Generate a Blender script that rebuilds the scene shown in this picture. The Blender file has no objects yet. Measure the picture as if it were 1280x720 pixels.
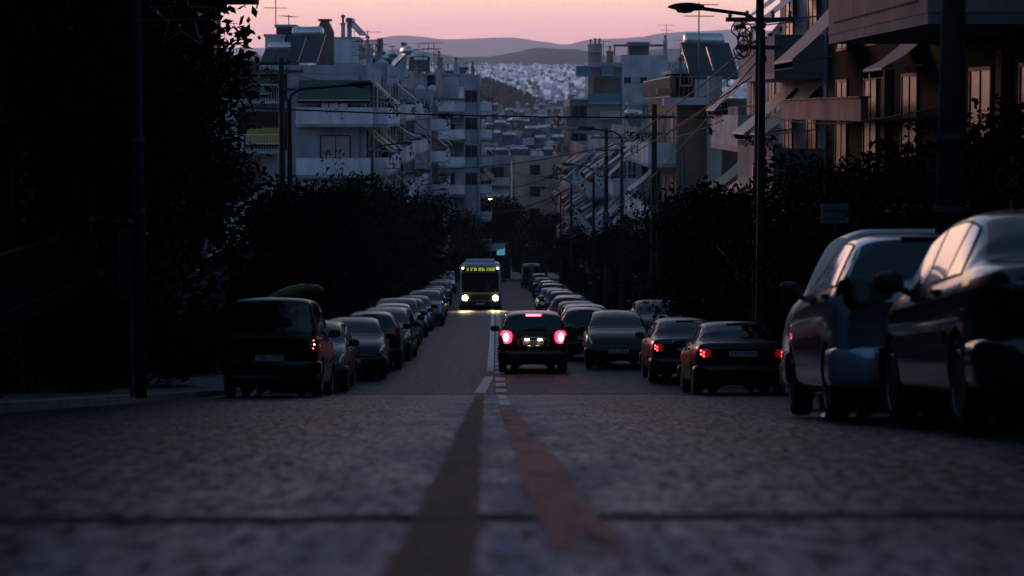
import bpy, math, random
from mathutils import Vector, Matrix
R = math.radians
C = bpy.context.scene.collection
sc = bpy.context.scene

# ------------------------------------------------------------------ camera model (1280 x 720 photo pixels, 81 mm lens)
FPX = 2900.0
PITCH = math.atan(220 / FPX)
YAW = math.atan(22 / FPX)
cam = bpy.data.objects.new('camera', bpy.data.cameras.new('camera'))
C.objects.link(cam)
cam.rotation_euler = (math.pi / 2 - PITCH, 0, -YAW)
cam.data.sensor_width = 36
cam.data.lens = FPX / 1280 * 36
cam.data.clip_start = 0.1
cam.data.clip_end = 30000
cam.data.dof.use_dof = True
cam.data.dof.focus_distance = 62
cam.data.dof.aperture_fstop = 2.6
sc.camera = cam
CM = cam.rotation_euler.to_matrix()


def P(px, py, Y):
    d = CM @ Vector((px - 640, 360 - py, -FPX))
    return d * (Y / d.y)


def PX(px, Y):
    return P(px, 140, Y).x


def PZ(py, Y):
    return P(618, py, Y).z


def gz(y):
    if y < -80: return -0.43 + 0.1134 * 80
    if y < 48: return -0.43 - 0.1134 * y
    if y < 50.4:
        a = -0.43 - 0.1134 * 48; b = -2.77 - 0.0658 * 50.4
        t = (y - 48) / 2.4
        return a + (b - a) * (t + 0.12 * t * (1 - t))
    if y < 140: return -2.77 - 0.0658 * y
    z = -2.77 - 0.0658 * 140
    if y < 330: return z - 0.0562 * (y - 140)
    z -= 0.0562 * 190
    if y < 520: return z - 0.03 * (y - 330)
    z -= 0.03 * 190
    if y < 760: return z + 0.012 * (y - 520)
    z += 0.012 * 240
    if y < 1300: return z + 0.05 * (y - 760)
    z += 0.05 * 540
    return z + 0.0275 * (y - 1300)


# ------------------------------------------------------------------ mesh builder
class MB:
    def __init__(s):
        s.v = []; s.f = []; s.mi = []

    def add(s, vs, fs, mi=0):
        n = len(s.v)
        s.v += [tuple(v) for v in vs]
        s.f += [tuple(i + n for i in f) for f in fs]
        s.mi += [mi] * len(fs)
        return s

    def box(s, a, b, mi=0):
        x0, y0, z0 = [min(a[i], b[i]) for i in range(3)]
        x1, y1, z1 = [max(a[i], b[i]) for i in range(3)]
        return s.add([(x0, y0, z0), (x1, y0, z0), (x1, y1, z0), (x0, y1, z0), (x0, y0, z1), (x1, y0, z1), (x1, y1, z1), (x0, y1, z1)],
                     [(0, 3, 2, 1), (4, 5, 6, 7), (0, 1, 5, 4), (1, 2, 6, 5), (2, 3, 7, 6), (3, 0, 4, 7)], mi)

    def obox(s, c, size, M, mi=0):
        c = Vector(c)
        hs = [k / 2 for k in size]
        vs = []
        for dz in (-1, 1):
            for dx, dy in ((-1, -1), (1, -1), (1, 1), (-1, 1)):
                vs.append(c + M @ Vector((dx * hs[0], dy * hs[1], dz * hs[2])))
        return s.add(vs, [(0, 3, 2, 1), (4, 5, 6, 7), (0, 1, 5, 4), (1, 2, 6, 5), (2, 3, 7, 6), (3, 0, 4, 7)], mi)

    def tube(s, pts, r, n=6, r2=None, cap=True, mi=0):
        pts = [Vector(p) for p in pts]
        vs = []; fs = []
        m = len(pts)
        prev = None
        for i, p in enumerate(pts):
            t = (pts[min(i + 1, m - 1)] - pts[max(i - 1, 0)]).normalized()
            up = Vector((0, 0, 1)) if abs(t.z) < 0.9 else Vector((1, 0, 0))
            a = t.cross(up).normalized() if prev is None else (prev - t * prev.dot(t)).normalized()
            prev = a
            b = t.cross(a)
            rr = r if r2 is None else r + (r2 - r) * i / max(1, m - 1)
            if callable(r): rr = r(i / max(1, m - 1))
            for k in range(n):
                an = 2 * math.pi * k / n
                vs.append(p + a * (rr * math.cos(an)) + b * (rr * math.sin(an)))
        for i in range(m - 1):
            for k in range(n):
                k2 = (k + 1) % n
                fs.append((i * n + k, i * n + k2, (i + 1) * n + k2, (i + 1) * n + k))
        if cap:
            fs.append(tuple(range(n - 1, -1, -1)))
            fs.append(tuple((m - 1) * n + k for k in range(n)))
        return s.add(vs, fs, mi)

    def lathe(s, prof, M, n=24, mi=0):
        """prof (r, h) revolved about local z, transformed by M"""
        vs = []; fs = []
        for r, h in prof:
            for k in range(n):
                a = 2 * math.pi * k / n
                vs.append(M @ Vector((r * math.cos(a), r * math.sin(a), h)))
        for i in range(len(prof) - 1):
            for k in range(n):
                k2 = (k + 1) % n
                fs.append((i * n + k, i * n + k2, (i + 1) * n + k2, (i + 1) * n + k))
        if prof[0][0] > 1e-4: fs.append(tuple(range(n - 1, -1, -1)))
        if prof[-1][0] > 1e-4: fs.append(tuple((len(prof) - 1) * n + k for k in range(n)))
        return s.add(vs, fs, mi)

    def grid(s, rows, mi=0, close=False):
        m = len(rows[0]); vs = [p for r in rows for p in r]; fs = []
        for i in range(len(rows) - 1):
            for j in range(m - 1):
                fs.append((i * m + j, i * m + j + 1, (i + 1) * m + j + 1, (i + 1) * m + j))
            if close: fs.append((i * m + m - 1, i * m, (i + 1) * m, (i + 1) * m + m - 1))
        return s.add(vs, fs, mi)

    def mesh(s, name, mats, origin=(0, 0, 0), smooth=False):
        me = bpy.data.meshes.new(name)
        o = origin
        me.from_pydata([(v[0] - o[0], v[1] - o[1], v[2] - o[2]) for v in s.v], [], s.f)
        for m in (mats if isinstance(mats, (list, tuple)) else [mats]): me.materials.append(m)
        if any(s.mi): me.polygons.foreach_set('material_index', s.mi)
        if smooth: me.polygons.foreach_set('use_smooth', [True] * len(me.polygons))
        me.update()
        return me

    def build(s, name, mats, parent=None, origin=None, smooth=False, bevel=0):
        if origin is None: origin = (0, 0, 0)
        ob = bpy.data.objects.new(name, s.mesh(name, mats, origin, smooth))
        C.objects.link(ob)
        if parent is not None: ob.parent = parent
        elif tuple(origin) != (0, 0, 0): ob.location = origin
        if bevel:
            b = ob.modifiers.new('bevel', 'BEVEL'); b.width = bevel; b.segments = 2; b.limit_method = 'ANGLE'
        return ob


def link(name, me, parent, loc=(0, 0, 0), rz=0):
    o = bpy.data.objects.new(name, me); C.objects.link(o)
    o.parent = parent; o.location = loc; o.rotation_euler = (0, 0, rz)
    return o


def tag(o, label, cat, group=None):
    o['label'] = label; o['category'] = cat
    if group: o['group'] = group
    return o


def thing(name, label, cat, loc=(0, 0, 0), rot=None, group=None):
    o = bpy.data.objects.new(name, None); C.objects.link(o)
    o.empty_display_size = 0.2
    o.location = loc
    if rot: o.rotation_euler = rot
    return tag(o, label, cat, group)


def struct(o, kind='structure'):
    o['kind'] = kind
    return o


def copy_tree(o, parent=None):
    c = o.copy(); C.objects.link(c)
    c.parent = parent
    for ch in o.children: copy_tree(ch, c)
    return c


# ------------------------------------------------------------------ materials
def mat(name, col, rough=0.7, metal=0.0, spec=0.5, var=0.0, vscale=3.0, stretch=(1, 1, 1), bump=0.0, bscale=20.0, coat=0.0, emit=None, estr=0, sheen=None):
    m = bpy.data.materials.new(name); m.use_nodes = True
    nt = m.node_tree; b = nt.nodes['Principled BSDF']
    b.inputs['Base Color'].default_value = (*col, 1)
    b.inputs['Roughness'].default_value = rough
    b.inputs['Metallic'].default_value = metal
    b.inputs['Specular IOR Level'].default_value = spec
    b.inputs['Coat Weight'].default_value = coat
    b.inputs['Coat Roughness'].default_value = 0.04
    if emit:
        b.inputs['Emission Color'].default_value = (*emit, 1); b.inputs['Emission Strength'].default_value = estr
    if var or bump:
        tc = nt.nodes.new('ShaderNodeTexCoord'); mp = nt.nodes.new('ShaderNodeMapping')
        mp.inputs['Scale'].default_value = stretch
        nt.links.new(tc.outputs['Object'], mp.inputs['Vector'])
    if var:
        n = nt.nodes.new('ShaderNodeTexNoise'); n.inputs['Scale'].default_value = vscale; n.inputs['Detail'].default_value = 6
        n.inputs['Roughness'].default_value = 0.65
        nt.links.new(mp.outputs[0], n.inputs['Vector'])
        r = nt.nodes.new('ShaderNodeValToRGB')
        r.color_ramp.elements[0].position = 0.32; r.color_ramp.elements[1].position = 0.68
        r.color_ramp.elements[0].color = (*[max(0, c * (1 - var)) for c in col], 1)
        r.color_ramp.elements[1].color = (*[min(1, c * (1 + var * 0.5)) for c in col], 1)
        nt.links.new(n.outputs['Fac'], r.inputs['Fac'])
        nt.links.new(r.outputs[0], b.inputs['Base Color'])
    if bump:
        n2 = nt.nodes.new('ShaderNodeTexNoise'); n2.inputs['Scale'].default_value = bscale; n2.inputs['Detail'].default_value = 4
        nt.links.new(mp.outputs[0], n2.inputs['Vector'])
        bp = nt.nodes.new('ShaderNodeBump'); bp.inputs['Strength'].default_value = bump; bp.inputs['Distance'].default_value = 0.02
        nt.links.new(n2.outputs['Fac'], bp.inputs['Height']); nt.links.new(bp.outputs[0], b.inputs['Normal'])
    return m


def wallmat(name, col, stain=0.45, spec=0.2):
    return mat(name, col, rough=0.88, spec=spec, var=stain, vscale=0.55, stretch=(1, 1, 0.35), bump=0.25, bscale=9)


WALL = {
    'bright': wallmat('bright white plaster', (0.68, 0.70, 0.72)),
    'white': wallmat('white plaster', (0.47, 0.49, 0.51)),
    'grey': wallmat('grey plaster', (0.33, 0.36, 0.39)),
    'cream': wallmat('cream plaster', (0.40, 0.36, 0.31)),
    'beige': wallmat('beige plaster', (0.43, 0.35, 0.28)),
    'tan': wallmat('tan plaster', (0.38, 0.27, 0.20)),
    'blue': wallmat('blue grey plaster', (0.33, 0.38, 0.43)),
    'brown': wallmat('brown plaster', (0.22, 0.15, 0.115)),
    'pink': wallmat('pink plaster', (0.55, 0.38, 0.36)),
    'terracotta': wallmat('terracotta plaster', (0.42, 0.17, 0.10)),
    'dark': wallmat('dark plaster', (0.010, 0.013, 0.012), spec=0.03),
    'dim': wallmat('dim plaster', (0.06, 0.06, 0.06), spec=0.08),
}
M = {
    'slab': mat('concrete slab', (0.34, 0.35, 0.36), 0.85, var=0.35, vscale=0.8),
    'roof': mat('roof concrete', (0.27, 0.27, 0.28), 0.9, var=0.4, vscale=0.5),
    'rail': mat('railing paint', (0.10, 0.12, 0.13), 0.5, metal=0.3),
    'railw': mat('white railing', (0.5, 0.52, 0.54), 0.5),
    'frame': mat('window frame', (0.16, 0.165, 0.17), 0.5),
    'frameb': mat('brown window frame', (0.025, 0.017, 0.012), 0.6, spec=0.15),
    'pane': mat('window glass', (0.006, 0.008, 0.009), 0.32, spec=0.15, var=0.4, vscale=0.7),
    'shutter': mat('roller shutter', (0.36, 0.35, 0.33), 0.6, var=0.15, vscale=2, stretch=(0.2, 0.2, 8)),
    'metal': mat('galvanised steel', (0.13, 0.16, 0.16), 0.5, metal=0.6, var=0.25, vscale=4),
    'pole': mat('painted pole', (0.014, 0.024, 0.025), 0.7, spec=0.15, var=0.3, vscale=3),
    'black': mat('black rubber', (0.012, 0.012, 0.013), 0.75, spec=0.3),
    'blackplastic': mat('black plastic', (0.014, 0.015, 0.016), 0.5),
    'cable': mat('cable sheath', (0.01, 0.012, 0.012), 0.7, spec=0.2),
    'collector': mat('collector glass', (0.02, 0.03, 0.04), 0.08, spec=0.6),
    'ac': mat('enamel housing', (0.5, 0.5, 0.5), 0.5, var=0.2),
    'laundry': mat('hanging cloth', (0.55, 0.5, 0.5), 0.9, var=0.3),
    'tank': mat('tank metal', (0.6, 0.6, 0.6), 0.3, metal=0.9),
    'chrome': mat('chrome', (0.7, 0.7, 0.7), 0.12, metal=1.0),
    'rim': mat('alloy rim', (0.35, 0.36, 0.37), 0.35, metal=0.9),
    'glass': mat('car glass', (0.55, 0.53, 0.53), 0.02, metal=0.7, spec=1.0, coat=1.0),
    'glass_dark': mat('dark car glass', (0.004, 0.005, 0.006), 0.05, spec=0.5, coat=0.2),
    'signdim': mat('dim sign plate', (0.03, 0.05, 0.05), 0.6, spec=0.2),
    'lens_red': mat('red lens', (0.30, 0.008, 0.008), 0.15, spec=0.6, coat=0.5),
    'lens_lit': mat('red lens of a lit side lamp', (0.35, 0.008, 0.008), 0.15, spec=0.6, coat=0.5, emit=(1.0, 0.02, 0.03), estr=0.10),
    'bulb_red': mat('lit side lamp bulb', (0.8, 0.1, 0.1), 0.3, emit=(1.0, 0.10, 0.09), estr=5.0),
    'lens_dark': mat('dark lens', (0.012, 0.006, 0.006), 0.25, spec=0.4),
    'lens_clear': mat('clear lens', (0.45, 0.45, 0.43), 0.08, metal=0.6, coat=1.0),
    'plate': mat('plate white', (0.55, 0.56, 0.55), 0.5),
    'platey': mat('lit plate', (0.60, 0.60, 0.54), 0.5),
    'ink': mat('plate ink', (0.01, 0.01, 0.015), 0.6),
    'brake': mat('lit brake lamp', (0.4, 0.01, 0.02), 0.3, emit=(1.0, 0.02, 0.05), estr=6),
    'brakecore': mat('lit brake bulb', (0.8, 0.3, 0.3), 0.3, emit=(1.0, 0.13, 0.18), estr=7),
    'platelamp': mat('plate lamp', (0.9, 0.8, 0.6), 0.3, emit=(1.0, 0.78, 0.45), estr=30),
    'head': mat('lit headlamp', (1, 0.9, 0.7), 0.3, emit=(1.0, 0.84, 0.50), estr=28),
    'marker': mat('lit marker lamp', (1, 0.9, 0.7), 0.3, emit=(1.0, 0.80, 0.55), estr=9),
    'led': mat('display diodes', (0.3, 0.35, 0.02), 0.4, emit=(0.50, 0.62, 0.05), estr=0.5),
    'busdark': mat('bus glass', (0.006, 0.008, 0.009), 0.06, spec=0.6),
    'buswhite': mat('bus white paint', (0.50, 0.54, 0.58), 0.3, coat=0.5),
    'busyellow': mat('bus yellow paint', (0.42, 0.25, 0.03), 0.35, coat=0.4, var=0.15),
    'bark': mat('bark', (0.012, 0.011, 0.010), 0.9, var=0.4, vscale=6, bump=0.6, bscale=14),
    'lime': mat('limewashed bark', (0.40, 0.44, 0.42), 0.9, var=0.5, vscale=5, bump=0.6, bscale=14),
    'lampglass': mat('lamp glass', (0.25, 0.25, 0.24), 0.15),
    'lampon': mat('lit lamp glass', (1, 0.8, 0.5), 0.3, emit=(1.0, 0.72, 0.32), estr=60),
    'shoplit': mat('lit shop front', (0.2, 0.4, 0.45), 0.4, emit=(0.10, 0.42, 0.55), estr=0.5),
    'signblue': mat('sign blue', (0.03, 0.10, 0.15), 0.5),
    'signred': mat('sign red', (0.05, 0.008, 0.010), 0.6),
    'signgrey': mat('sign plate', (0.16, 0.24, 0.27), 0.5, var=0.2),
    'bundle': mat('yellow green tarpaulin', (0.10, 0.105, 0.01), 0.7, var=0.4, vscale=6),
    'cover': mat('painted sky reflection', (0.50, 0.72, 0.82), 0.6, var=0.1),  # pale blue stands in for bright sky reflected in the van's glass
    'decor': mat('decoration tube', (0.05, 0.14, 0.15), 0.5),
    'binlid': mat('bin plastic', (0.006, 0.010, 0.009), 0.7, spec=0.2),
}
AWN = {
    'white': mat('white awning cloth', (0.62, 0.58, 0.58), 0.8, var=0.12, vscale=1.2, stretch=(1, 6, 1)),
    'teal': mat('teal awning cloth', (0.05, 0.20, 0.22), 0.8, var=0.2),
    'orange': mat('orange awning cloth', (0.45, 0.13, 0.05), 0.8, var=0.2),
    'yellow': mat('yellow awning cloth', (0.45, 0.27, 0.05), 0.8, var=0.2),
    'pink': mat('faded pink awning cloth', (0.55, 0.40, 0.40), 0.8, var=0.15),
    'green': mat('dark green awning cloth', (0.03, 0.07, 0.05), 0.8, var=0.2),
}


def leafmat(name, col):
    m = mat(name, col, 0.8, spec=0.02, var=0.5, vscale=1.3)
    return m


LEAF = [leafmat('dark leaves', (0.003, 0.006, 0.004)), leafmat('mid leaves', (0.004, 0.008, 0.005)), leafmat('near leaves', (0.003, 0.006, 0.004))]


def paint(name, col, metal=0.2, rough=0.35, coat=0.28):
    return mat(name + ' car paint', col, rough, metal=metal, spec=0.3, coat=coat, var=0.06, vscale=4)


PAINT = {
    'black': paint('black', (0.004, 0.0045, 0.005)), 'charcoal': paint('charcoal', (0.008, 0.009, 0.010)),
    'silver': paint('silver', (0.24, 0.27, 0.30), 0.5), 'white': paint('white', (0.60, 0.62, 0.63), 0.0),
    'bright': paint('bright silver', (0.46, 0.51, 0.58), 0.35, 0.3, 1.0),
    'gloss': paint('glossy black', (0.005, 0.006, 0.007), 0.0, 0.3, 1.0),
    'red': paint('dark red', (0.05, 0.006, 0.008)), 'blue': paint('dark blue', (0.006, 0.014, 0.035)),
    'green': paint('dark green', (0.005, 0.016, 0.010)), 'grey': paint('grey', (0.035, 0.04, 0.045)),
    'maroon': paint('maroon', (0.022, 0.007, 0.009)), 'beige': paint('beige', (0.30, 0.26, 0.21)),
    'teal': paint('pale blue', (0.05, 0.10, 0.13)),
}


# ------------------------------------------------------------------ asphalt
def asphalt(name, c0, c1, patchy, rough, bumpd=0.014, fine=7.5, stretch=1.0, rvar=0.1, spec=(0.3, 0.6), crown=0.0):
    m = bpy.data.materials.new(name); m.use_nodes = True
    nt = m.node_tree; N = nt.nodes; Lk = nt.links; b = N['Principled BSDF']
    tc = N.new('ShaderNodeTexCoord')
    big = N.new('ShaderNodeTexNoise'); big.inputs['Scale'].default_value = 0.55 if not crown else 3.2; big.inputs['Detail'].default_value = 5
    mid = N.new('ShaderNodeTexNoise'); mid.inputs['Scale'].default_value = fine; mid.inputs['Detail'].default_value = 7; mid.inputs['Roughness'].default_value = 0.72
    vor = N.new('ShaderNodeTexVoronoi'); vor.inputs['Scale'].default_value = 48
    mpp = N.new('ShaderNodeMapping'); mpp.inputs['Scale'].default_value = (1, stretch, 1)
    Lk.new(tc.outputs['Object'], mpp.inputs['Vector'])
    for n in (big, mid, vor): Lk.new(mpp.outputs[0] if n is mid or (crown and n is big) else tc.outputs['Object'], n.inputs['Vector'])
    r = N.new('ShaderNodeValToRGB'); r.color_ramp.elements[0].position = 0.40; r.color_ramp.elements[1].position = 0.62
    r.color_ramp.elements[0].color = (*c0, 1); r.color_ramp.elements[1].color = (*c1, 1)
    Lk.new(mid.outputs['Fac'], r.inputs['Fac'])
    mx = N.new('ShaderNodeMix'); mx.data_type = 'RGBA'; mx.blend_type = 'MULTIPLY'; mx.inputs[0].default_value = patchy
    r2 = N.new('ShaderNodeValToRGB'); r2.color_ramp.elements[0].position = 0.35; r2.color_ramp.elements[1].position = 0.7
    r2.color_ramp.elements[0].color = (0.45, 0.45, 0.47, 1) if not crown else (0.16, 0.18, 0.22, 1)
    if crown: r2.color_ramp.elements[0].position = 0.38; r2.color_ramp.elements[1].position = 0.60
    Lk.new(big.outputs['Fac'], r2.inputs['Fac'])
    Lk.new(r.outputs[0], mx.inputs[6]); Lk.new(r2.outputs[0], mx.inputs[7]); Lk.new(mx.outputs[2], b.inputs['Base Color'])
    # roughness varies with the worn aggregate
    rr = N.new('ShaderNodeMapRange'); rr.inputs[1].default_value = 0.35; rr.inputs[2].default_value = 0.65
    rr.inputs[3].default_value = rough + rvar; rr.inputs[4].default_value = rough - rvar
    Lk.new(mid.outputs['Fac'], rr.inputs[0]); Lk.new(rr.outputs[0], b.inputs['Roughness'])
    ad = N.new('ShaderNodeMath'); ad.operation = 'MULTIPLY_ADD'; ad.inputs[1].default_value = 0.35
    Lk.new(vor.outputs['Distance'], ad.inputs[0]); Lk.new(mid.outputs['Fac'], ad.inputs[2])
    bp = N.new('ShaderNodeBump'); bp.inputs['Strength'].default_value = 0.28; bp.inputs['Distance'].default_value = bumpd
    Lk.new(ad.outputs[0], bp.inputs['Height']); Lk.new(bp.outputs[0], b.inputs['Normal'])
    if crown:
        # sky reflection and vignette painted in: paler along the middle, darker at the sides
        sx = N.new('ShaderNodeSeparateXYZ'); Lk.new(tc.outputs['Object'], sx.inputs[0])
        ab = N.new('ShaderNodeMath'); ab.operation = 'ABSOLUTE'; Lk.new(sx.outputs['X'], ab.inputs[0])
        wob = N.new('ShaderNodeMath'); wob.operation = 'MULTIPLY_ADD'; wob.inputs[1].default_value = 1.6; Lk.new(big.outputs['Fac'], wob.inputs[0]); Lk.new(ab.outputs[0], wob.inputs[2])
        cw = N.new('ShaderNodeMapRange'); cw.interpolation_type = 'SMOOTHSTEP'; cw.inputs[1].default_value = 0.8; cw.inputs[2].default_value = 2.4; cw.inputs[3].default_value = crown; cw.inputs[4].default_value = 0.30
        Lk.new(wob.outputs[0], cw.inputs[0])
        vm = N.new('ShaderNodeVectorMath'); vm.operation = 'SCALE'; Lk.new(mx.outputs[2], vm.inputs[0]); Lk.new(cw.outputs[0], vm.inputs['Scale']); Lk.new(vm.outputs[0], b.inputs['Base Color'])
    # polished stones mirror the sky, the tar between them does not
    sp = N.new('ShaderNodeMapRange'); sp.inputs[1].default_value = 0.38; sp.inputs[2].default_value = 0.60
    sp.inputs[3].default_value = spec[0]; sp.inputs[4].default_value = spec[1]
    Lk.new(mid.outputs['Fac'], sp.inputs[0]); so_ = sp.outputs[0]
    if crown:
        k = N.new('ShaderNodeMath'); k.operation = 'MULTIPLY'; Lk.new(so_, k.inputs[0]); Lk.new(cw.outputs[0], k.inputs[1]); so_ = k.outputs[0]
    if crown:   # blue sheen added to imitate sky light on the road seen edge-on
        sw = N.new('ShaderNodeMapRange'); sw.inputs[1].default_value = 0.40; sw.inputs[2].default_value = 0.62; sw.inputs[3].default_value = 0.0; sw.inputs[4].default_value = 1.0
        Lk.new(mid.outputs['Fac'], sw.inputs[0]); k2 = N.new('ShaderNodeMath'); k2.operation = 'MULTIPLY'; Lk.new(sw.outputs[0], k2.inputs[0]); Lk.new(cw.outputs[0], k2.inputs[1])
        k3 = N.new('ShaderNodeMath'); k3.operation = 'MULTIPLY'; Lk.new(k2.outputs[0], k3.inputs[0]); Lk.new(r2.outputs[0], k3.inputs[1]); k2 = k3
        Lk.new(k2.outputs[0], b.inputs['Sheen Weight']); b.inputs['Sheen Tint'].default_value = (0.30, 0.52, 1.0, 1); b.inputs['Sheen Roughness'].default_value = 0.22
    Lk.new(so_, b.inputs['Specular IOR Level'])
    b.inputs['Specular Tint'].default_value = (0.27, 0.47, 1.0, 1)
    return m


def worn(name, col, cover, rough, scale=9, soft=0.30, amax=1.0):
    """worn road paint: flakes off towards the edges of each stripe, the asphalt below shows through"""
    m = bpy.data.materials.new(name); m.use_nodes = True
    nt = m.node_tree; N = nt.nodes; Lk = nt.links; b = N['Principled BSDF']
    tc = N.new('ShaderNodeTexCoord')
    n = N.new('ShaderNodeTexNoise'); n.inputs['Scale'].default_value = scale; n.inputs['Detail'].default_value = 8; n.inputs['Roughness'].default_value = 0.7
    n2 = N.new('ShaderNodeTexNoise'); n2.inputs['Scale'].default_value = 1.3; n2.inputs['Detail'].default_value = 3
    m1 = N.new('ShaderNodeMapping'); m1.inputs['Scale'].default_value = (2.6, 0.30, 1); m2 = N.new('ShaderNodeMapping'); m2.inputs['Scale'].default_value = (3.0, 0.33, 1)
    Lk.new(tc.outputs['Object'], m1.inputs['Vector']); Lk.new(tc.outputs['Object'], m2.inputs['Vector'])
    Lk.new(m1.outputs[0], n.inputs['Vector']); Lk.new(m2.outputs[0], n2.inputs['Vector'])
    at = N.new('ShaderNodeAttribute'); at.attribute_name = 'inner'
    def mm(op, x, y, z=None):
        k = N.new('ShaderNodeMath'); k.operation = op
        for i, v in enumerate((x, y, z)):
            if v is None: continue
            if isinstance(v, (int, float)): k.inputs[i].default_value = v
            else: Lk.new(v, k.inputs[i])
        return k.outputs[0]
    t = mm('ADD', mm('MULTIPLY', mm('SUBTRACT', n.outputs['Fac'], 0.5), 1.5), mm('MULTIPLY', mm('SUBTRACT', n2.outputs['Fac'], 0.5), 1.4))
    t = mm('ADD', t, mm('MULTIPLY_ADD', at.outputs['Fac'], 0.9, cover - 0.75))
    r = N.new('ShaderNodeMapRange'); r.interpolation_type = 'SMOOTHSTEP'; r.inputs[1].default_value = -soft / 2; r.inputs[2].default_value = soft / 2
    r.inputs[4].default_value = amax; Lk.new(t, r.inputs[0]); Lk.new(r.outputs[0], b.inputs['Alpha'])
    b.inputs['Base Color'].default_value = (*col, 1)
    b.inputs['Roughness'].default_value = rough
    bp = N.new('ShaderNodeBump'); bp.inputs['Strength'].default_value = 0.6; bp.inputs['Distance'].default_value = 0.012
    Lk.new(n.outputs['Fac'], bp.inputs['Height']); Lk.new(bp.outputs[0], b.inputs['Normal'])
    return m


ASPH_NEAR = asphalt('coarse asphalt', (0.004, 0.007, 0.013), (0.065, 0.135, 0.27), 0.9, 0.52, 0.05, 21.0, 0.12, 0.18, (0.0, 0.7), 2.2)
ASPH_FAR = asphalt('smooth asphalt', (0.013, 0.019, 0.026), (0.024, 0.034, 0.046), 0.5, 0.64, spec=(0.1, 0.4))
PAVE = asphalt('pavement slabs', (0.05, 0.055, 0.055), (0.12, 0.12, 0.12), 0.6, 0.75)

# ------------------------------------------------------------------ ground, road, pavements
KL, KR = -5.4, 6.3


def strip(ys, xa, xb, dz, name, m, nx=1):
    mb = MB()
    rows = []
    for y in ys:
        a = xa(y) if callable(xa) else xa
        b = xb(y) if callable(xb) else xb
        rows.append([(a + (b - a) * i / nx, y, gz(y) + dz) for i in range(nx + 1)])
    mb.grid(rows)
    return mb.build(name, m)


def frange(a, b, s):
    n = max(1, int(round((b - a) / s)))
    return [a + (b - a) * i / n for i in range(n + 1)]


gys = frange(-140, 44, 8) + frange(46, 54, 1) + frange(60, 400, 10) + frange(450, 3300, 50)
mb = MB()
gxs = [-1800, -900, -450, -200, -90, -40, -20, -9, 9, 20, 40, 90, 200, 450, 900, 1800]
mb.grid([[(x, y, gz(y) - 0.03 + (0.02 * max(0, abs(x) - 90) * (1 if y > 300 else 0.3)) * 0) for x in gxs] for y in gys])
ground = struct(mb.build('ground', mat('dry soil', (0.26, 0.25, 0.23), 0.95, var=0.5, vscale=0.05)))
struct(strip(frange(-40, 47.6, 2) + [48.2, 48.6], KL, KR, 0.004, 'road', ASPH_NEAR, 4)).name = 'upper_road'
struct(strip([48.6, 49.2, 49.8, 50.4, 51.5] + frange(54, 244, 6), KL, KR, 0.002, 'road', ASPH_FAR, 4)).name = 'lower_road'
struct(strip(frange(244.2, 256, 3), -60, 60, 0.002, 'cross_street', ASPH_FAR, 4))
# joint between the two surfacings and a tarred crack across the near one
tar = mat('tar', (0.008, 0.008, 0.009), 0.85, spec=0.2, bump=0.4, bscale=30)
struct(strip([48.25, 48.6, 48.9], KL, KR, 0.010, 'road_joint', PAVE))
mb = MB(); rows = []
rnd = random.Random(4)
for i in range(90):
    x = KL + (KR - KL) * i / 89
    yc = 6.75 + 0.10 * math.sin(x * 1.3) + 0.05 * rnd.uniform(-1, 1) - 0.02 * x
    w = 0.09 + 0.05 * rnd.random()
    rows.append([(x, yc - w, gz(yc - w) + 0.009), (x, yc + w, gz(yc + w) + 0.009)])
mb.grid(rows); struct(mb.build('tar_seam', tar))
# painted centre lines: left solid, right broken
def xl(y):
    if y < 49: return -0.13 - 0.004 * (y - 3) if y < 14 else -0.174 - 0.126 * (y - 14) / 35
    if y < 57: return -0.30 + 0.19 * (y - 49) / 8
    return -0.11 + 0.02 * (y - 57) / 60


def xr(y):
    if y < 49: return 0.235 - 0.085 * min(1, y / 30)
    if y < 57: return 0.15 - 0.02 * (y - 49) / 8
    return 0.13 + 0.07 * min(1, (y - 57) / 60)


def stripe(ys, xc, wid, dz, name, m):
    """painted stripe with a float attribute that is 0 at its edges and 1 inside"""
    mb = MB(); prof = [(-1, 0), (-.55, 1), (0, 1), (.55, 1), (1, 0)]
    rows = []
    for y in ys: rows.append([(xc(y) + k * (wid(y) if callable(wid) else wid), y, gz(y) + dz) for k, _ in prof])
    mb.grid(rows); o = mb.build(name, m)
    at = o.data.attributes.new('inner', 'FLOAT', 'POINT')
    n = len(ys)
    at.data.foreach_set('value', [a * min(1, i / (2.0 if n > 8 else 1), (n - 1 - i) / (2.0 if n > 8 else 1)) for i in range(n) for _, a in prof])
    return struct(o)


white_paint = worn('worn white road paint', (0.50, 0.48, 0.47), 0.80, 0.6, soft=0.25)
far_paint = worn('white road paint', (0.50, 0.47, 0.46), 1.0, 0.6, soft=0.25)
old_dark = worn('dark worn road paint', (0.080, 0.052, 0.052), 0.40, 0.75, 5, 0.7, 0.60)
old_red = worn('reddish worn road paint', (0.66, 0.13, 0.12), 0.02, 0.7, 5, 0.6, 0.9)
ys = frange(2.2, 46.8, 0.8)
stripe(ys, xl, 0.135, 0.009, 'centre_line_edge', old_red)
stripe(ys, xl, 0.10, 0.0125, 'centre_line_worn', old_dark)
for a, b, w, mm_ in [(4.6, 31, 0.145, old_red), (31, 38, 0.08, white_paint), (39, 47, 0.08, white_paint)]:
    stripe(frange(a, b, 0.4), xr, w, 0.012, 'broken_line', mm_)
stripe(frange(49.2, 56.8, 0.6), lambda y: xl(y) - 0.02 - 0.015 * max(0, (53 - y) / 4), lambda y: 0.11 + 0.02 * max(0, (53 - y) / 4), 0.012, 'centre_line', far_paint)
stripe(frange(59.5, 150, 3), xl, 0.085, 0.012, 'centre_line', far_paint)
stripe(frange(150, 240, 5), xl, 0.085, 0.014, 'centre_line', far_paint)
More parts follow.
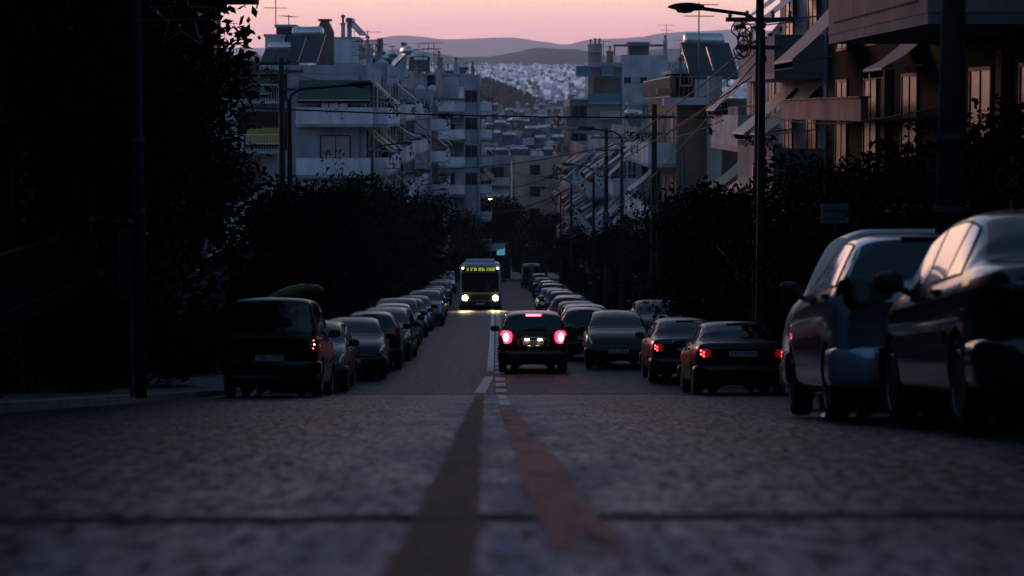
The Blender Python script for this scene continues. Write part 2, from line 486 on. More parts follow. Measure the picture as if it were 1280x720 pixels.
for k in range(34):
    a = 49.6 + k * 2.6 + (0.8 if k > 2 else 0)
    stripe([a, a + 0.3, a + 0.6, a + 0.9, a + 1.2, a + 1.5], xr, 0.115, 0.013, 'broken_line', far_paint)

# pavements with kerbs
kerb_m = mat('kerb stone', (0.20, 0.20, 0.20), 0.85, var=0.4, vscale=2)
for side, k0, k1 in ((-1, KL, -11.0), (1, KR, 12.0)):
    for a, b in ((-40, 108), (118, 242)):
        yy = frange(a, 46, 4) + frange(47, 52, 1) + frange(56, b, 6) if a < 0 else frange(a, b, 6)
        mb = MB()
        ke = k0 + side * 0.2
        mb.grid([[(k0, y, gz(y) - 0.02), (k0 + side * 0.01, y, gz(y) + 0.12), (k0 + side * 0.03, y, gz(y) + 0.13), (ke, y, gz(y) + 0.13)] for y in yy])
        struct(mb.build('kerb', kerb_m))
        mb = MB(); mb.grid([[(ke, y, gz(y) + 0.128), (k1, y, gz(y) + 0.15)] for y in yy])
        struct(mb.build('pavement', PAVE))


# ------------------------------------------------------------------ mountains, far city, wood
def fnoise(x, seed, octs=5):
    r = random.Random(seed); v = 0; a = 1; f = 1
    for o in range(octs):
        p = r.uniform(0, 6.28); q = r.uniform(0, 6.28)
        v += a * (math.sin(x * f + p) + 0.6 * math.sin(x * f * 1.73 + q)); a *= 0.5; f *= 2.1
    return v


def ridge(name, Y, prof, depth, base_y, seed, m, amp):
    """hill range whose crest follows (photo x, photo y) points at distance Y"""
    mb = MB(); rows = []
    xs = frange(-500, 1800, 12)
    for t in range(0, 15):
        u = t / 9.0
        row = []
        for px in xs:
            py = prof[0][1]
            for (a, b), (c, d) in zip(prof, prof[1:]):
                if a <= px <= c:
                    s = (px - a) / (c - a); s = s * s * (3 - 2 * s); py = b + (d - b) * s
            if px > prof[-1][0]: py = prof[-1][1]
            top = P(px, py, Y)
            if u <= 1:
                k = u ** 0.8
                zb = gz(Y - depth) - 12
                z = zb + (top.z - zb) * (k + 0.10 * math.sin(px * 0.05 + t) * k * (1 - k))
                z += amp * fnoise(px * 0.02 + t * 0.7, seed + t % 3) * k * (0.35 if u == 1 else 1) * 0.5
                yy = Y - depth * (1 - u)
                row.append((top.x * yy / Y, yy, z))
            else:
                yy = Y + depth * (u - 1)
                row.append((top.x, yy, top.z - (u - 1) * 60 + amp * fnoise(px * 0.02, seed) * 0.2))
        rows.append(row)
    mb.grid(rows)
    return struct(mb.build(name, m, smooth=True))


HILL = mat('scrub hillside', (0.020, 0.038, 0.050), 0.95, spec=0.03, var=0.55, vscale=0.006, bump=0.0)
ridge('near_hills', 3000, [(-500, 60), (380, 70), (470, 62), (510, 60), (540, 66), (575, 72), (610, 71), (640, 66), (668, 60), (720, 62), (760, 70), (830, 60), (900, 66), (1800, 60)], 800, 100, 3, HILL, 2.2)
ridge('far_mountains', 7000, [(-500, 60), (380, 60), (455, 50), (500, 44), (520, 45), (555, 49), (640, 47), (680, 52), (705, 56), (740, 49), (775, 48), (800, 46), (830, 41), (870, 39), (920, 37), (1000, 40), (1800, 50)], 900, 100, 8, HILL, 1.5)

CITYM = []
for nm, col in (('pale city render', (0.90, 0.89, 0.89)), ('grey city render', (0.62, 0.62, 0.64)), ('dark city render', (0.13, 0.14, 0.15)), ('warm city render', (0.62, 0.47, 0.40))):
    cm_ = mat(nm, col, 0.85, var=0.25, vscale=0.22); CITYM.append(cm_)
    # random wall cells given a faint glow, added to lift the city's pale tone
    nt_ = cm_.node_tree; g_ = nt_.nodes.new('ShaderNodeNewGeometry'); sn_ = nt_.nodes.new('ShaderNodeVectorMath'); sn_.operation = 'SNAP'; sn_.inputs[1].default_value = (2, 40, 3)
    wn_ = nt_.nodes.new('ShaderNodeTexWhiteNoise'); gt_ = nt_.nodes.new('ShaderNodeMath'); gt_.operation = 'GREATER_THAN'; gt_.inputs[1].default_value = 0.68
    st_ = nt_.nodes.new('ShaderNodeMath'); st_.operation = 'MULTIPLY'; st_.inputs[1].default_value = 0.165
    nt_.links.new(g_.outputs['Position'], sn_.inputs[0]); nt_.links.new(sn_.outputs[0], wn_.inputs['Vector']); nt_.links.new(wn_.outputs['Value'], gt_.inputs[0]); nt_.links.new(gt_.outputs[0], st_.inputs[0])
    nt_.links.new(st_.outputs[0], nt_.nodes['Principled BSDF'].inputs['Emission Strength']); nt_.nodes['Principled BSDF'].inputs['Emission Color'].default_value = (0.80, 0.80, 1.0, 1)
mb = MB(); r = random.Random(11)
for i in range(15000):
    Y = r.uniform(1400, 2650)
    px = r.uniform(380, 960)
    c = P(px, 120, Y); g = gz(Y)
    w = r.uniform(2.2, 4.6); d = r.uniform(3, 7); h = r.uniform(7, 15)
    mb.box((c.x - w, Y - d, g - 4), (c.x + w, Y + d, g + h), r.choices([0, 1, 2, 3], [9, 2, 0.6, 1])[0])
    if r.random() < 0.4: mb.box((c.x - w * 0.4, Y - d * 0.4, g + h), (c.x + w * 0.3, Y + d * 0.4, g + h + 2.5), r.choice([0, 1, 2]))
city = mb.build('far_city', CITYM); city['kind'] = 'stuff'

# wooded hill in front of the far city
mb = MB(); rows = []
r = random.Random(5)
YW = 1000


def wood_z(px, t):
    pts = [(480, 106), (560, 104), (592, 108), (612, 111), (640, 121), (662, 131), (690, 142), (730, 150)]
    py = 150
    for (a, b), (c, d) in zip(pts, pts[1:]):
        if a <= px <= c: py = b + (d - b) * (px - a) / (c - a)
    top = P(px, py + 4, YW + 60)
    base = gz(YW - 60) - 2
    k = math.sin(min(1, t) * math.pi / 2)
    return top.x, base + (top.z - base) * k


for t in range(9):
    u = t / 7
    rows.append([(wood_z(px, u)[0], YW - 60 + 120 * u, wood_z(px, u)[1] - max(0, u - 1) * 30) for px in range(480, 731, 10)])
mb.grid(rows)
struct(mb.build('wooded_hill', mat('forest floor', (0.02, 0.03, 0.02), 0.95)))
mb = MB()
for i in range(1500):
    px = r.uniform(485, 728); u = r.uniform(0.02, 1.05)
    x, z = wood_z(px, u); y = YW - 60 + 120 * u
    h = r.uniform(3.5, 7.5); w = r.uniform(1.5, 2.8)
    n = 6; vs = [(x, y, z + h)]
    for lev, (q, zz) in enumerate(((0.6, 0.75), (1, 0.35), (0.7, 0.05))):
        for k in range(n):
            a = 6.283 * k / n + lev; rr = w * q * r.uniform(0.7, 1.2)
            vs.append((x + rr * math.cos(a), y + rr * math.sin(a), z + h * zz * r.uniform(0.9, 1.1)))
    fs = [(0, 1 + k, 1 + (k + 1) % n) for k in range(n)]
    for lv in range(2):
        for k in range(n): fs.append((1 + lv * n + k, 1 + (lv + 1) * n + k, 1 + (lv + 1) * n + (k + 1) % n, 1 + lv * n + (k + 1) % n))
    mb.add(vs, fs)
wood = mb.build('pine_wood', leafmat('far pine foliage', (0.022, 0.045, 0.032))); wood['kind'] = 'stuff'
# ------------------------------------------------------------------ building kit
def _win(w, h, fr=0.07, bars=1):
    f = MB(); d = 0.05
    f.box((-w / 2 - fr, -d, -fr), (-w / 2, 0, h + fr)); f.box((w / 2, -d, -fr), (w / 2 + fr, 0, h + fr))
    f.box((-w / 2, -d, -fr), (w / 2, 0, 0)); f.box((-w / 2, -d, h), (w / 2, 0, h + fr))
    for k in range(bars):
        x = -w / 2 + w * (k + 1) / (bars + 1)
        f.box((x - 0.025, -d + 0.005, 0), (x + 0.025, -0.004, h))
    p = MB(); p.box((-w / 2, -0.02, 0), (w / 2, 0.0, h))
    s = MB(); s.box((-w / 2 - 0.12, -0.14, -fr - 0.06), (w / 2 + 0.12, -0.002, -fr - 0.003))
    return f, p, s


WIN = {}
for kind, (w, h) in {'window': (1.25, 1.25), 'balcony_door': (1.7, 2.2), 'wide_window': (2.2, 1.1)}.items():
    f, p, s = _win(w, h)
    WIN[kind] = {'frame': f.mesh(kind, M['frame']), 'frameb': f.mesh(kind, M['frameb']),
                 'pane': p.mesh('pane', M['pane']), 'shutter': p.mesh('shutter', M['shutter']), 'sill': s.mesh('sill', M['slab'])}


def window(root, kind, w, rz, fr='frame', shut=False, sill=True):
    L = root.location
    o = link(kind, WIN[kind][fr], root, Vector(w) - L, rz)
    link('shutter' if shut else 'pane', WIN[kind]['shutter' if shut else 'pane'], o, (0, -0.004, 0))
    return o


def railing(mb, a, b, h=0.95, step=0.16, bar=0.012):
    a = Vector(a); b = Vector(b); L = (b - a).length
    n = max(1, int(L / step))
    d = (b - a).normalized(); s = Vector((-d.y, d.x, 0))
    Mx = Matrix((d, s, Vector((0, 0, 1)))).transposed()
    mb.obox((a + b) / 2 + Vector((0, 0, h)), (L, 0.05, 0.05), Mx)
    mb.obox((a + b) / 2 + Vector((0, 0, 0.08)), (L, 0.03, 0.03), Mx)
    for k in range(n + 1):
        p = a + (b - a) * k / n
        mb.obox(p + Vector((0, 0, h / 2)), (bar * 2, bar * 2, h), Mx)


def balcony(root, x0, x1, y0, y1, z, style, pm, sides, name='balcony'):
    """slab + parapet or railing on the listed outer sides ('-x','+x','-y')"""
    O = root.location
    mb = MB(); mb.box((x0, y0, z - 0.17), (x1, y1, z))
    s = mb.build(name, WALL['dark'] if pm in (M['blackplastic'], WALL['dark'], WALL['dim']) else M['slab'], root, O)
    r = MB(); e = 0.003
    ed = {'-x': ((x0 + 0.05, y0, z), (x0 + 0.05, y1, z)), '+x': ((x1 - 0.05, y0, z), (x1 - 0.05, y1, z)),
          '-y': ((x0, y0 + 0.05, z), (x1, y0 + 0.05, z)), '+y': ((x0, y1 - 0.05, z), (x1, y1 - 0.05, z))}
    for sd in sides:
        a, b = ed[sd]
        if style == 'solid':
            if sd[1] == 'x': r.box((a[0] - 0.06, a[1] + 0.115, z + e), (a[0] + 0.06, b[1] - 0.115, z + 0.98))
            else: r.box((a[0] - 0.01, a[1] - 0.06, z + e), (b[0] + 0.01, a[1] + 0.06, z + 0.983))
        else: railing(r, a, b)
    r.build('parapet' if style == 'solid' else 'railing', pm, root, O).parent = s
    return s


def awning(root, p, rz, w, out, drop, m, name='awning'):
    """cloth sloping out and down from wall point p, facing -y before the turn rz"""
    O = root.location
    Mz = Matrix.Rotation(rz, 3, 'Z'); p = Vector(p)
    mb = MB(); rows = []
    n = 8
    for i in range(n + 1):
        t = i / n
        row = [p + Mz @ Vector((-w / 2 + w * k / 6, -out * t - 0.02, -drop * t - 0.05 * math.sin(math.pi * t) + 0.008 * math.sin(k * 2.2 + i))) for k in range(7)]
        rows.append(row)
    rows.append([q + Vector((0, 0, -0.2)) for q in rows[-1]])
    mb.grid(rows)
    mb.grid([[q + Vector((0, 0, 0.012)) for q in rw] for rw in rows])
    o = mb.build(name, m, root, O)
    f = MB()
    for sx in (-1, 1):
        f.tube([p + Mz @ Vector((sx * w * 0.47, -0.02, -drop * 0.9)), p + Mz @ Vector((sx * w * 0.47, -out, -drop - 0.03))], 0.02, 5)
    f.tube([p + Mz @ Vector((-w / 2, -out - 0.02, -drop - 0.03)), p + Mz @ Vector((w / 2, -out - 0.02, -drop - 0.03))], 0.03, 6)
    f.build('awning_frame', M['railw'], root, O).parent = o
    return o


def chimney(root, x, y, z, h, w=0.5, m=None, pots=1):
    O = root.location
    mb = MB(); mb.box((x - w / 2, y - w / 2, z), (x + w / 2, y + w / 2, z + h)); mb.box((x - w / 2 - 0.07, y - w / 2 - 0.07, z + h + 0.002), (x + w / 2 + 0.07, y + w / 2 + 0.07, z + h + 0.1))
    o = mb.build('chimney', m or M['slab'], root, O)
    c = MB()
    for k in range(pots):
        xx = x + (k - (pots - 1) / 2) * w / max(1, pots)
        c.lathe([(0.09, 0), (0.09, 0.4), (0.17, 0.42), (0.17, 0.52), (0.02, 0.62)], Matrix.Translation((xx, y, z + h + 0.1)), 8)
    c.build('chimney_pot', M['metal'], root, O).parent = o


def heater(root, x, y, z, rz=0, s=1.0):
    O = root.location
    T = Matrix.Translation((x, y, z)) @ Matrix.Rotation(rz, 4, 'Z') @ Matrix.Scale(s, 4)
    Mr = T.to_3x3()
    f = MB()
    for a in (-0.95, 0.95):
        f.tube([T @ Vector((a, -0.9, 0)), T @ Vector((a, -0.9, 0.25)), T @ Vector((a, 0.55, 1.65)), T @ Vector((a, 0.55, 0))], 0.03 * s, 4)
        f.tube([T @ Vector((a, -0.9, 0.02)), T @ Vector((a, 0.55, 0.02))], 0.03 * s, 4)
    o = f.build('solar_water_heater', M['metal'], root, O)
    c = MB(); A = Mr @ Matrix.Rotation(math.atan2(1.4, 1.45), 3, 'X')
    for sx in (-0.5, 0.5): c.obox(T @ Vector((sx, -0.2, 0.98)), (0.96, 2.0, 0.09), A)
    c.build('collector_panel', M['collector'], root, O).parent = o
    t = MB()
    t.lathe([(0.02, -0.8), (0.22, -0.78), (0.28, -0.7), (0.28, 0.7), (0.22, 0.78), (0.02, 0.8)], T @ Matrix.Translation((0, 0.6, 1.82)) @ Matrix.Rotation(math.pi / 2, 4, 'Y'), 14)
    t.build('tank', M['tank'], root, O, smooth=True).parent = o


def antenna(root, x, y, z, h, rz=0.3):
    O = root.location
    mb = MB(); mb.tube([(x, y, z), (x, y, z + h)], 0.035, 5)
    c, s = math.cos(rz), math.sin(rz)
    for k, zz in ((0, h - 0.1), (1, h - 0.65)):
        L = 0.9 - 0.2 * k
        mb.tube([(x - L * c, y - L * s, z + zz), (x + L * c, y + L * s, z + zz)], 0.022, 4)
        for q in range(5):
            t = -L + 2 * L * q / 4
            mb.tube([(x + t * c - 0.28 * s, y + t * s + 0.28 * c, z + zz), (x + t * c + 0.28 * s, y + t * s - 0.28 * c, z + zz)], 0.014, 4)
    mb.build('antenna', M['metal'], root, O)


def dish(root, x, y, z, rz=0.0):
    O = root.location
    mb = MB()
    T = Matrix.Translation((x, y, z + 0.7)) @ Matrix.Rotation(rz, 4, 'Z') @ Matrix.Rotation(R(65), 4, 'X')
    mb.lathe([(0.0, 0.0), (0.2, 0.02), (0.38, 0.08), (0.45, 0.13), (0.44, 0.14), (0.2, 0.04), (0.0, 0.02)], T, 14)
    mb.tube([(x, y, z), (x, y, z + 0.7)], 0.03, 5)
    mb.build('satellite_dish', M['railw'], root, O, smooth=True)


def roofbox(root, x0, x1, y0, y1, z0, z1, m, over=0.2, name='stair_tower', win=True):
    O = root.location
    mb = MB(); mb.box((x0, y0, z0), (x1, y1, z1)); o = mb.build(name, m, root, O)
    s = MB(); s.box((x0 - over, y0 - over, z1 + 0.002), (x1 + over, y1 + over, z1 + 0.16)); s.build('roof_slab', M['slab'], root, O).parent = o
    if win and x1 - x0 > 2.2:
        window(root, 'window', ((x0 + x1) / 2, y0 - 0.002, z0 + 0.9), 0, shut=(int(x0 * 7) % 2 == 0))
    return o


def clutter(root, rr, p, rz, w):
    """things fixed to a lived-in balcony: planters, air conditioner, blind, washing line"""
    O = root.location; Mz = Matrix.Rotation(rz, 3, 'Z'); p = Vector(p)
    if rr.random() < 0.6:
        for q in range(rr.randint(1, 3)):
            mb = MB(); c = p + Mz @ Vector((rr.uniform(-w / 2, w / 2), -0.45, 0)); h = rr.uniform(0.5, 1.3)
            mb.lathe([(0.10, 0.0), (0.14, 0.3)], Matrix.Translation(c), 8); pot = mb.build('potted_plant', WALL['terracotta'], root, O); mb = MB()
            for k in range(26):
                d = Vector((rr.gauss(0, .2), rr.gauss(0, .16), rr.uniform(0.25, h + .3))); a = Vector((rr.gauss(0, 1), rr.gauss(0, 1), rr.gauss(0, 1))).normalized(); b = a.orthogonal().normalized()
                mb.add([c + d - a * .14, c + d + b * .07, c + d + a * .14, c + d - b * .07], [(0, 1, 2, 3)])
            mb.build('foliage', LEAF[1], root, O).parent = pot
    if rr.random() < 0.4:
        c = p + Mz @ Vector((w * 0.75, 0.40, 0.25)); mb = MB(); mb.obox(c + Vector((0, 0, 0.3)), (0.8, 0.3, 0.58), Mz); o = mb.build('air_conditioner', M['ac'], root, O)
        mb = MB(); mb.lathe([(0.24, 0), (0.24, 0.012), (0.05, 0.02)], Matrix.Translation(c + Vector((0, 0, 0.3)) + Mz @ Vector((-0.1, -0.15, 0))) @ Matrix.Rotation(rz, 4, 'Z') @ Matrix.Rotation(math.pi / 2, 4, 'X'), 16); mb.build('fan_grille', M['rail'], root, O).parent = o
    if rr.random() < 0.3:
        mb = MB(); x = -w * 0.6
        while x < w * 0.6:
            ww = rr.uniform(0.3, 0.6); h = rr.uniform(0.5, 0.9)
            mb.grid([[p + Mz @ Vector((x + ww * i / 3, -0.62 + 0.03 * math.sin(i * 2 + x), 1.25 - h * j / 3)) for i in range(4)] for j in range(4)]); x += ww + 0.08
        mb.build('washing', M['laundry'], root, O)


def block(label, x0, x1, y0, y1, ztop, side, wall, group=None, seed=0, fh=3.0, bal='solid', pm=None, street=True, endcols=None, endbal=None,
          awn=0.35, awc=('white', 'green', 'teal'), par=0.85, name='apartment_building', maxfl=9, fr='frame', facade_x=None, endshut=0.25):
    rr = random.Random(seed)
    base = min(gz(y0), gz(y1)) - 0.4
    root = thing(name, label, 'building', ((x0 + x1) / 2, (y0 + y1) / 2, base), group=group)
    O = root.location
    mb = MB(); mb.box((x0, y0, base), (x1, y1, ztop)); mb.build('wall', WALL[wall], root, O)
    rf = MB(); rf.box((x0 + 0.16, y0 + 0.16, ztop + 0.002), (x1 - 0.16, y1 - 0.16, ztop + 0.05))
    ro = rf.build('roof', M['roof'], root, O)
    if par:
        p = MB()
        p.box((x0 - 0.04, y0 - 0.04, ztop + 0.001), (x1 + 0.04, y0 + 0.14, ztop + par)); p.box((x0 - 0.04, y1 - 0.14, ztop + 0.001), (x1 + 0.04, y1 + 0.04, ztop + par))
        p.box((x0 - 0.04, y0 + 0.142, ztop + 0.001), (x0 + 0.14, y1 - 0.142, ztop + par)); p.box((x1 - 0.14, y0 + 0.142, ztop + 0.001), (x1 + 0.04, y1 - 0.142, ztop + par))
        p.build('parapet', WALL[wall], root, O).parent = ro
    pm = pm or WALL['bright']
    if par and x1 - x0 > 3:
        g = MB(); g.box((x0 - 0.03, y0 - 0.03, base), (x1 + 0.03, y1 + 0.03, base + 4.6)); g.build('ground_floor_shade', WALL['dark'], root, O)  # near-black lower storey: street shade painted onto the wall
    for xx in (x0 + 0.25, x1 - 0.3): dp = MB(); dp.tube([(xx, y0 - 0.06, base + 4.7), (xx, y0 - 0.06, ztop - 0.1)], 0.05, 6); dp.build('drainpipe', M['metal'], root, O)
    xs = x0 if side > 0 else x1
    nx = -1 if side > 0 else 1
    rz = -math.pi / 2 if side > 0 else math.pi / 2
    nfl = min(maxfl, int((ztop - base - 0.5) / fh))
    for k in range(nfl):
        zf = ztop - fh * (k + 1)
        if zf < base + 0.3: break
        if street:
            L = y1 - y0
            ground_fl = zf < base + 2.5
            n = max(1, int(L / 4.2))
            ya, yb = y0 + 0.5, y1 - 0.5
            if not ground_fl:
                balcony(root, min(xs, xs + nx * 1.3), max(xs, xs + nx * 1.3), ya, yb, zf, bal, pm, [('-x' if nx < 0 else '+x'), '-y', '+y'])
            for i in range(n):
                yy = y0 + L * (i + 0.5) / n
                window(root, 'balcony_door', (xs + nx * 0.002, yy, zf + 0.08), rz, fr, rr.random() < 0.22)
                if not ground_fl: clutter(root, rr, (xs + nx * 0.65, yy, zf), rz, 1.9)
                if not ground_fl and rr.random() < awn:
                    awning(root, (xs + nx * 0.03, yy, zf + 2.62), rz, min(3.4, L / n - 0.3), 1.45, rr.uniform(0.9, 1.5), AWN[rr.choice(awc)])
        if endcols:
            for j, cx in enumerate(endcols):
                if rr.random() < 0.9:
                    window(root, 'window', (cx, y0 - 0.002, zf + 1.0), 0, fr, rr.random() < endshut)
        if endbal:
            a, b, st = endbal
            if zf > base + 2.5:
                balcony(root, a, b, y0 - 1.25, y0 - 0.002, zf, st, pm, ['-y', '-x', '+x'])
                nn = max(1, int((b - a) / 3))
                for i in range(nn):
                    cx = a + (b - a) * (i + 0.5) / nn
                    window(root, 'balcony_door', (cx, y0 - 0.002, zf + 0.08), 0, fr, rr.random() < 0.4)
                    clutter(root, rr, (cx, y0 - 0.65, zf), 0, 1.2)
                    if rr.random() < awn: awning(root, (cx, y0 - 0.03, zf + 2.6), 0, (b - a) / nn - 0.2, 1.35, rr.uniform(0.8, 1.3), AWN[rr.choice(awc)])
    return root


def roofstuff(root, x0, x1, y0, y1, z, seed, n):
    rr = random.Random(seed)
    for i in range(n):
        x = rr.uniform(x0 + .4, x1 - .4); y = rr.uniform(y0 + .6, min(y1, y0 + 9)); k = rr.random()
        if k < .34: antenna(root, x, y, z, rr.uniform(1.6, 3.4), rr.random() * 3)
        elif k < .52: chimney(root, x, y, z, rr.uniform(.9, 1.9), rr.uniform(.3, .55), rr.choice([None, WALL['beige'], WALL['tan']]), rr.choice([1, 1, 2]))
        elif k < .74: heater(root, x, y, z, R(rr.uniform(-60, 60)), rr.uniform(.75, 1.1))
        elif k < .86: dish(root, x, y, z, rr.uniform(-1, 1))
        else: roofbox(root, x - .7, x + .7, y, y + 2, z, z + rr.uniform(1.4, 2.4), rr.choice([WALL['white'], WALL['dim'], WALL['cream']]), .08, win=False)


# ---- left side of the street, near to far
def pw(px, Y): return PX(px, Y)


GL = 'apartment buildings lining the left of the street'
GR = 'apartment buildings lining the right of the street'
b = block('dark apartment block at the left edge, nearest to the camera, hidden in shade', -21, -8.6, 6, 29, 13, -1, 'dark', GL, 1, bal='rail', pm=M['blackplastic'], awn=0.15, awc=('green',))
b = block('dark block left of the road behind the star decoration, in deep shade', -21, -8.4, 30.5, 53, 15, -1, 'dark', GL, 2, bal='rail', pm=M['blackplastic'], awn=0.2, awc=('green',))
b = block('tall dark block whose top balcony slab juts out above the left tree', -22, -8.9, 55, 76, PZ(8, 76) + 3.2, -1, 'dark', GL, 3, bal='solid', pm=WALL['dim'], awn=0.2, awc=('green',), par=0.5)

L1y = 139
b = block('white left block with a big slanted collector and tapered chimney tower on its roof', -19.5, -7.7, L1y, 158, PZ(92, L1y), -1, 'grey', GL, 4, bal='solid',
          endbal=(pw(372, L1y), pw(466, L1y), 'solid'), awn=0.7, awc=('yellow', 'white', 'green'), par=0.5, fr='frameb')
zt = PZ(92, L1y) + 0.05
for py in (126, 188): balcony(b, pw(303, L1y), pw(352, L1y), L1y - 1.25, L1y - 0.002, PZ(py, L1y), 'rail', M['railw'], ['-y', '-x', '+x'])
for px, py in ((316, 126), (340, 126), (316, 188), (340, 188)): window(b, 'balcony_door', (pw(px, L1y), L1y - 0.004, PZ(py, L1y) + 0.05), 0, 'frameb')
for px, py, c in ((318, 98, 'green'), (330, 160, 'yellow')): awning(b, (pw(px, L1y), L1y - 0.03, PZ(py, L1y)), 0, 2.0, 1.2, 0.9, AWN[c])
roofbox(b, pw(346, 146), pw(369, 146), 146, 149, zt, PZ(34, 146), WALL['dim'], 0.1)
roofbox(b, pw(332, 144), pw(353, 144), 144, 146, zt, PZ(46, 144), WALL['white'], 0.08)
heater(b, pw(380, 142.5), 143, zt + 0.35, R(-14), 1.22)
heater(b, pw(345, 141), 141.5, zt, R(-18), 0.9)
# tapered tower
mb = MB()
for (w, za, zb_) in ((1.0, PZ(92, 150), PZ(40, 150)), ):
    x = pw(407, 150)
    mb.box((x - 0.55, 149.4, za), (x + 0.55, 150.6, zb_))
mb.add([(x - 0.55, 149.4, PZ(40, 150)), (x + 0.55, 149.4, PZ(40, 150)), (x + 0.55, 150.6, PZ(40, 150)), (x - 0.55, 150.6, PZ(40, 150)),
        (x - 0.26, 149.7, PZ(27, 150)), (x + 0.26, 149.7, PZ(27, 150)), (x + 0.26, 150.3, PZ(27, 150)), (x - 0.26, 150.3, PZ(27, 150))],
       [(0, 1, 5, 4), (1, 2, 6, 5), (2, 3, 7, 6), (3, 0, 4, 7), (4, 5, 6, 7)])
mb.box((x - 0.42, 149.6, PZ(26.5, 150)), (x + 0.42, 150.4, PZ(24, 150)))
mb.build('chimney_tower', WALL['brown'], b, b.location)
antenna(b, pw(345, 147), 147.3, PZ(34, 146), 1.9); antenna(b, pw(360, 147), 148, PZ(33, 146), 0.8, 1.2); antenna(b, pw(374, 150), 150, zt, 3.2); antenna(b, pw(394, 152), 152, zt, 3.2, 0.8)

roofstuff(b, pw(420, L1y), -7.9, 147, 157, zt, 5, 5)
L2y = 162
b = block('left block topped by a plain white rooftop room with twin white chimneys', pw(412, L2y), -7.5, L2y, 182, PZ(94, L2y), -1, 'blue', GL, 5, bal='solid', endcols=[pw(430, L2y), pw(455, L2y)], awn=0.4)
zt = PZ(94, L2y) + 0.05
roofbox(b, pw(415, 165), pw(449, 165), 165, 170, zt, PZ(49, 165), WALL['white'], 0.03, win=False)
mb = MB(); mb.box((pw(449.3, 165), 165.5, zt), (pw(462, 165), 169, PZ(58, 165))); mb.build('roof_room', WALL['grey'], b, b.location)
link('roof_door', WIN['balcony_door']['frame'], b, Vector((pw(455, 165), 165.497, zt + 0.08)) - b.location).scale = (0.7, 1, 0.9)
chimney(b, pw(429.5, 167), 167, PZ(49, 165) + 0.16, 0.95, 0.28); chimney(b, pw(437, 167), 167.5, PZ(49, 165) + 0.16, 0.75, 0.3, pots=2)
heater(b, pw(445, 168), 168, PZ(49, 165) + 0.16, R(70), 0.7)
chimney(b, pw(460, 172), 172, zt, 2.3, 0.4); antenna(b, pw(470, 170), 170, zt, 2.4)
dish(b, pw(478, 166), 166, zt)

roofstuff(b, pw(452, L2y), -7.7, 165, 180, zt, 6, 7)
L3y = 188
b = block('left block with two glinting slanted collectors and an orange brown stair hut', pw(450, L3y), -7.3, L3y, 212, PZ(98, L3y), -1, 'grey', GL, 6, bal='solid', endcols=[pw(470, L3y), pw(494, L3y)], awn=0.5, awc=('white', 'orange', 'green'))
zt = PZ(98, L3y) + 0.05
heater(b, pw(462, 190), 190, zt, R(-80), 1.0); heater(b, pw(497, 191), 191, zt, R(-75), 1.25)
roofbox(b, pw(478, 196), pw(489, 196), 196, 199, zt, PZ(77, 196), WALL['terracotta'], 0.08, win=False)
roofbox(b, pw(489.5, 196.4), pw(503, 196.4), 196.4, 199, zt, PZ(79, 196.4), WALL['white'], 0.08, win=False)
chimney(b, pw(475, 194), 194, zt, 2.6, 0.4); chimney(b, pw(505, 197), 197, zt, 2.4, 0.42, pots=2)
antenna(b, pw(466, 192), 192, zt, 3.0); antenna(b, pw(490, 202), 202, zt, 2.2, 1.0)
mb = MB(); mb.box((pw(472, 191.5), 191.5, PZ(48, 191.5)), (pw(479, 191.5), 191.9, PZ(67, 191.5))); mb.tube([(pw(475, 191.7), 191.7, zt), (pw(475, 191.7), 191.7, PZ(55, 191.7))], 0.05, 5); mb.build('roof_board', M['rail'], b, b.location)

roofstuff(b, pw(462, L3y), -7.5, 196, 210, zt, 7, 9)
L4y = 218
b = block('left block with wide pale rooftop wall and dark roof railing under a stubby chimney', pw(488, L4y), -5.9, L4y, 243, PZ(122, L4y), -1, 'grey', GL, 7, bal='solid', endcols=[pw(505, L4y), pw(525, L4y)], awn=0.4)
zt = PZ(122, L4y) + 0.05
roofbox(b, pw(513, 226), pw(572, 226), 226, 234, zt, PZ(94, 226), WALL['grey'], 0.15)
heater(b, pw(527, 229), 229, PZ(92, 226), R(10), 0.8)
mb = MB(); railing(mb, (pw(515, 226.3), 226.3, PZ(92.5, 226)), (pw(556, 226.3), 226.3, PZ(92.5, 226)), 0.9, 0.3, 0.02); mb.build('railing', M['rail'], b, b.location)
chimney(b, pw(548, 223), 223, zt, 2.7, 0.55, WALL['beige']); chimney(b, pw(570, 229), 229, PZ(92, 226), 1.0, 0.35)
dish(b, pw(526, 219.5), 219.5, zt, 0.5); dish(b, pw(540, 220), 220, zt, -0.3); antenna(b, pw(520, 224), 224, zt, 3.2)

roofstuff(b, pw(505, L4y), -6.1, 219, 225, zt, 8, 4); roofstuff(b, pw(516, 226), pw(570, 226), 227, 233, PZ(94, 226) + .17, 9, 9)
L5y = 258
b = block('corner block with stacked balconies and a tall pale pillar, end of the left row', pw(536, L5y), pw(600, L5y), L5y, 276, PZ(104, L5y), -1, 'blue', GL, 8, fh=3.05, bal='solid',
          endbal=(pw(536, L5y), pw(581, L5y), 'solid'), endcols=[pw(589, L5y)], awn=0.35, street=True, awc=('white', 'green'))
zt = PZ(104, L5y) + 0.05
mb = MB(); mb.box((pw(567, L5y - 0.2), L5y - 0.45, PZ(150, L5y)), (pw(574, L5y - 0.2), L5y - 0.05, PZ(82, L5y))); mb.build('pillar', WALL['white'], b, b.location)
roofbox(b, pw(574, 262), pw(587, 262), 262, 266, zt, PZ(94, 262), WALL['blue'], 0.05, win=False)
roofstuff(b, pw(540, L5y), pw(598, L5y), 260, 272, zt, 10, 9); chimney(b, pw(560, 264), 264, zt, 1.5, 0.5); antenna(b, pw(596, 263), 263, zt, 2.2)

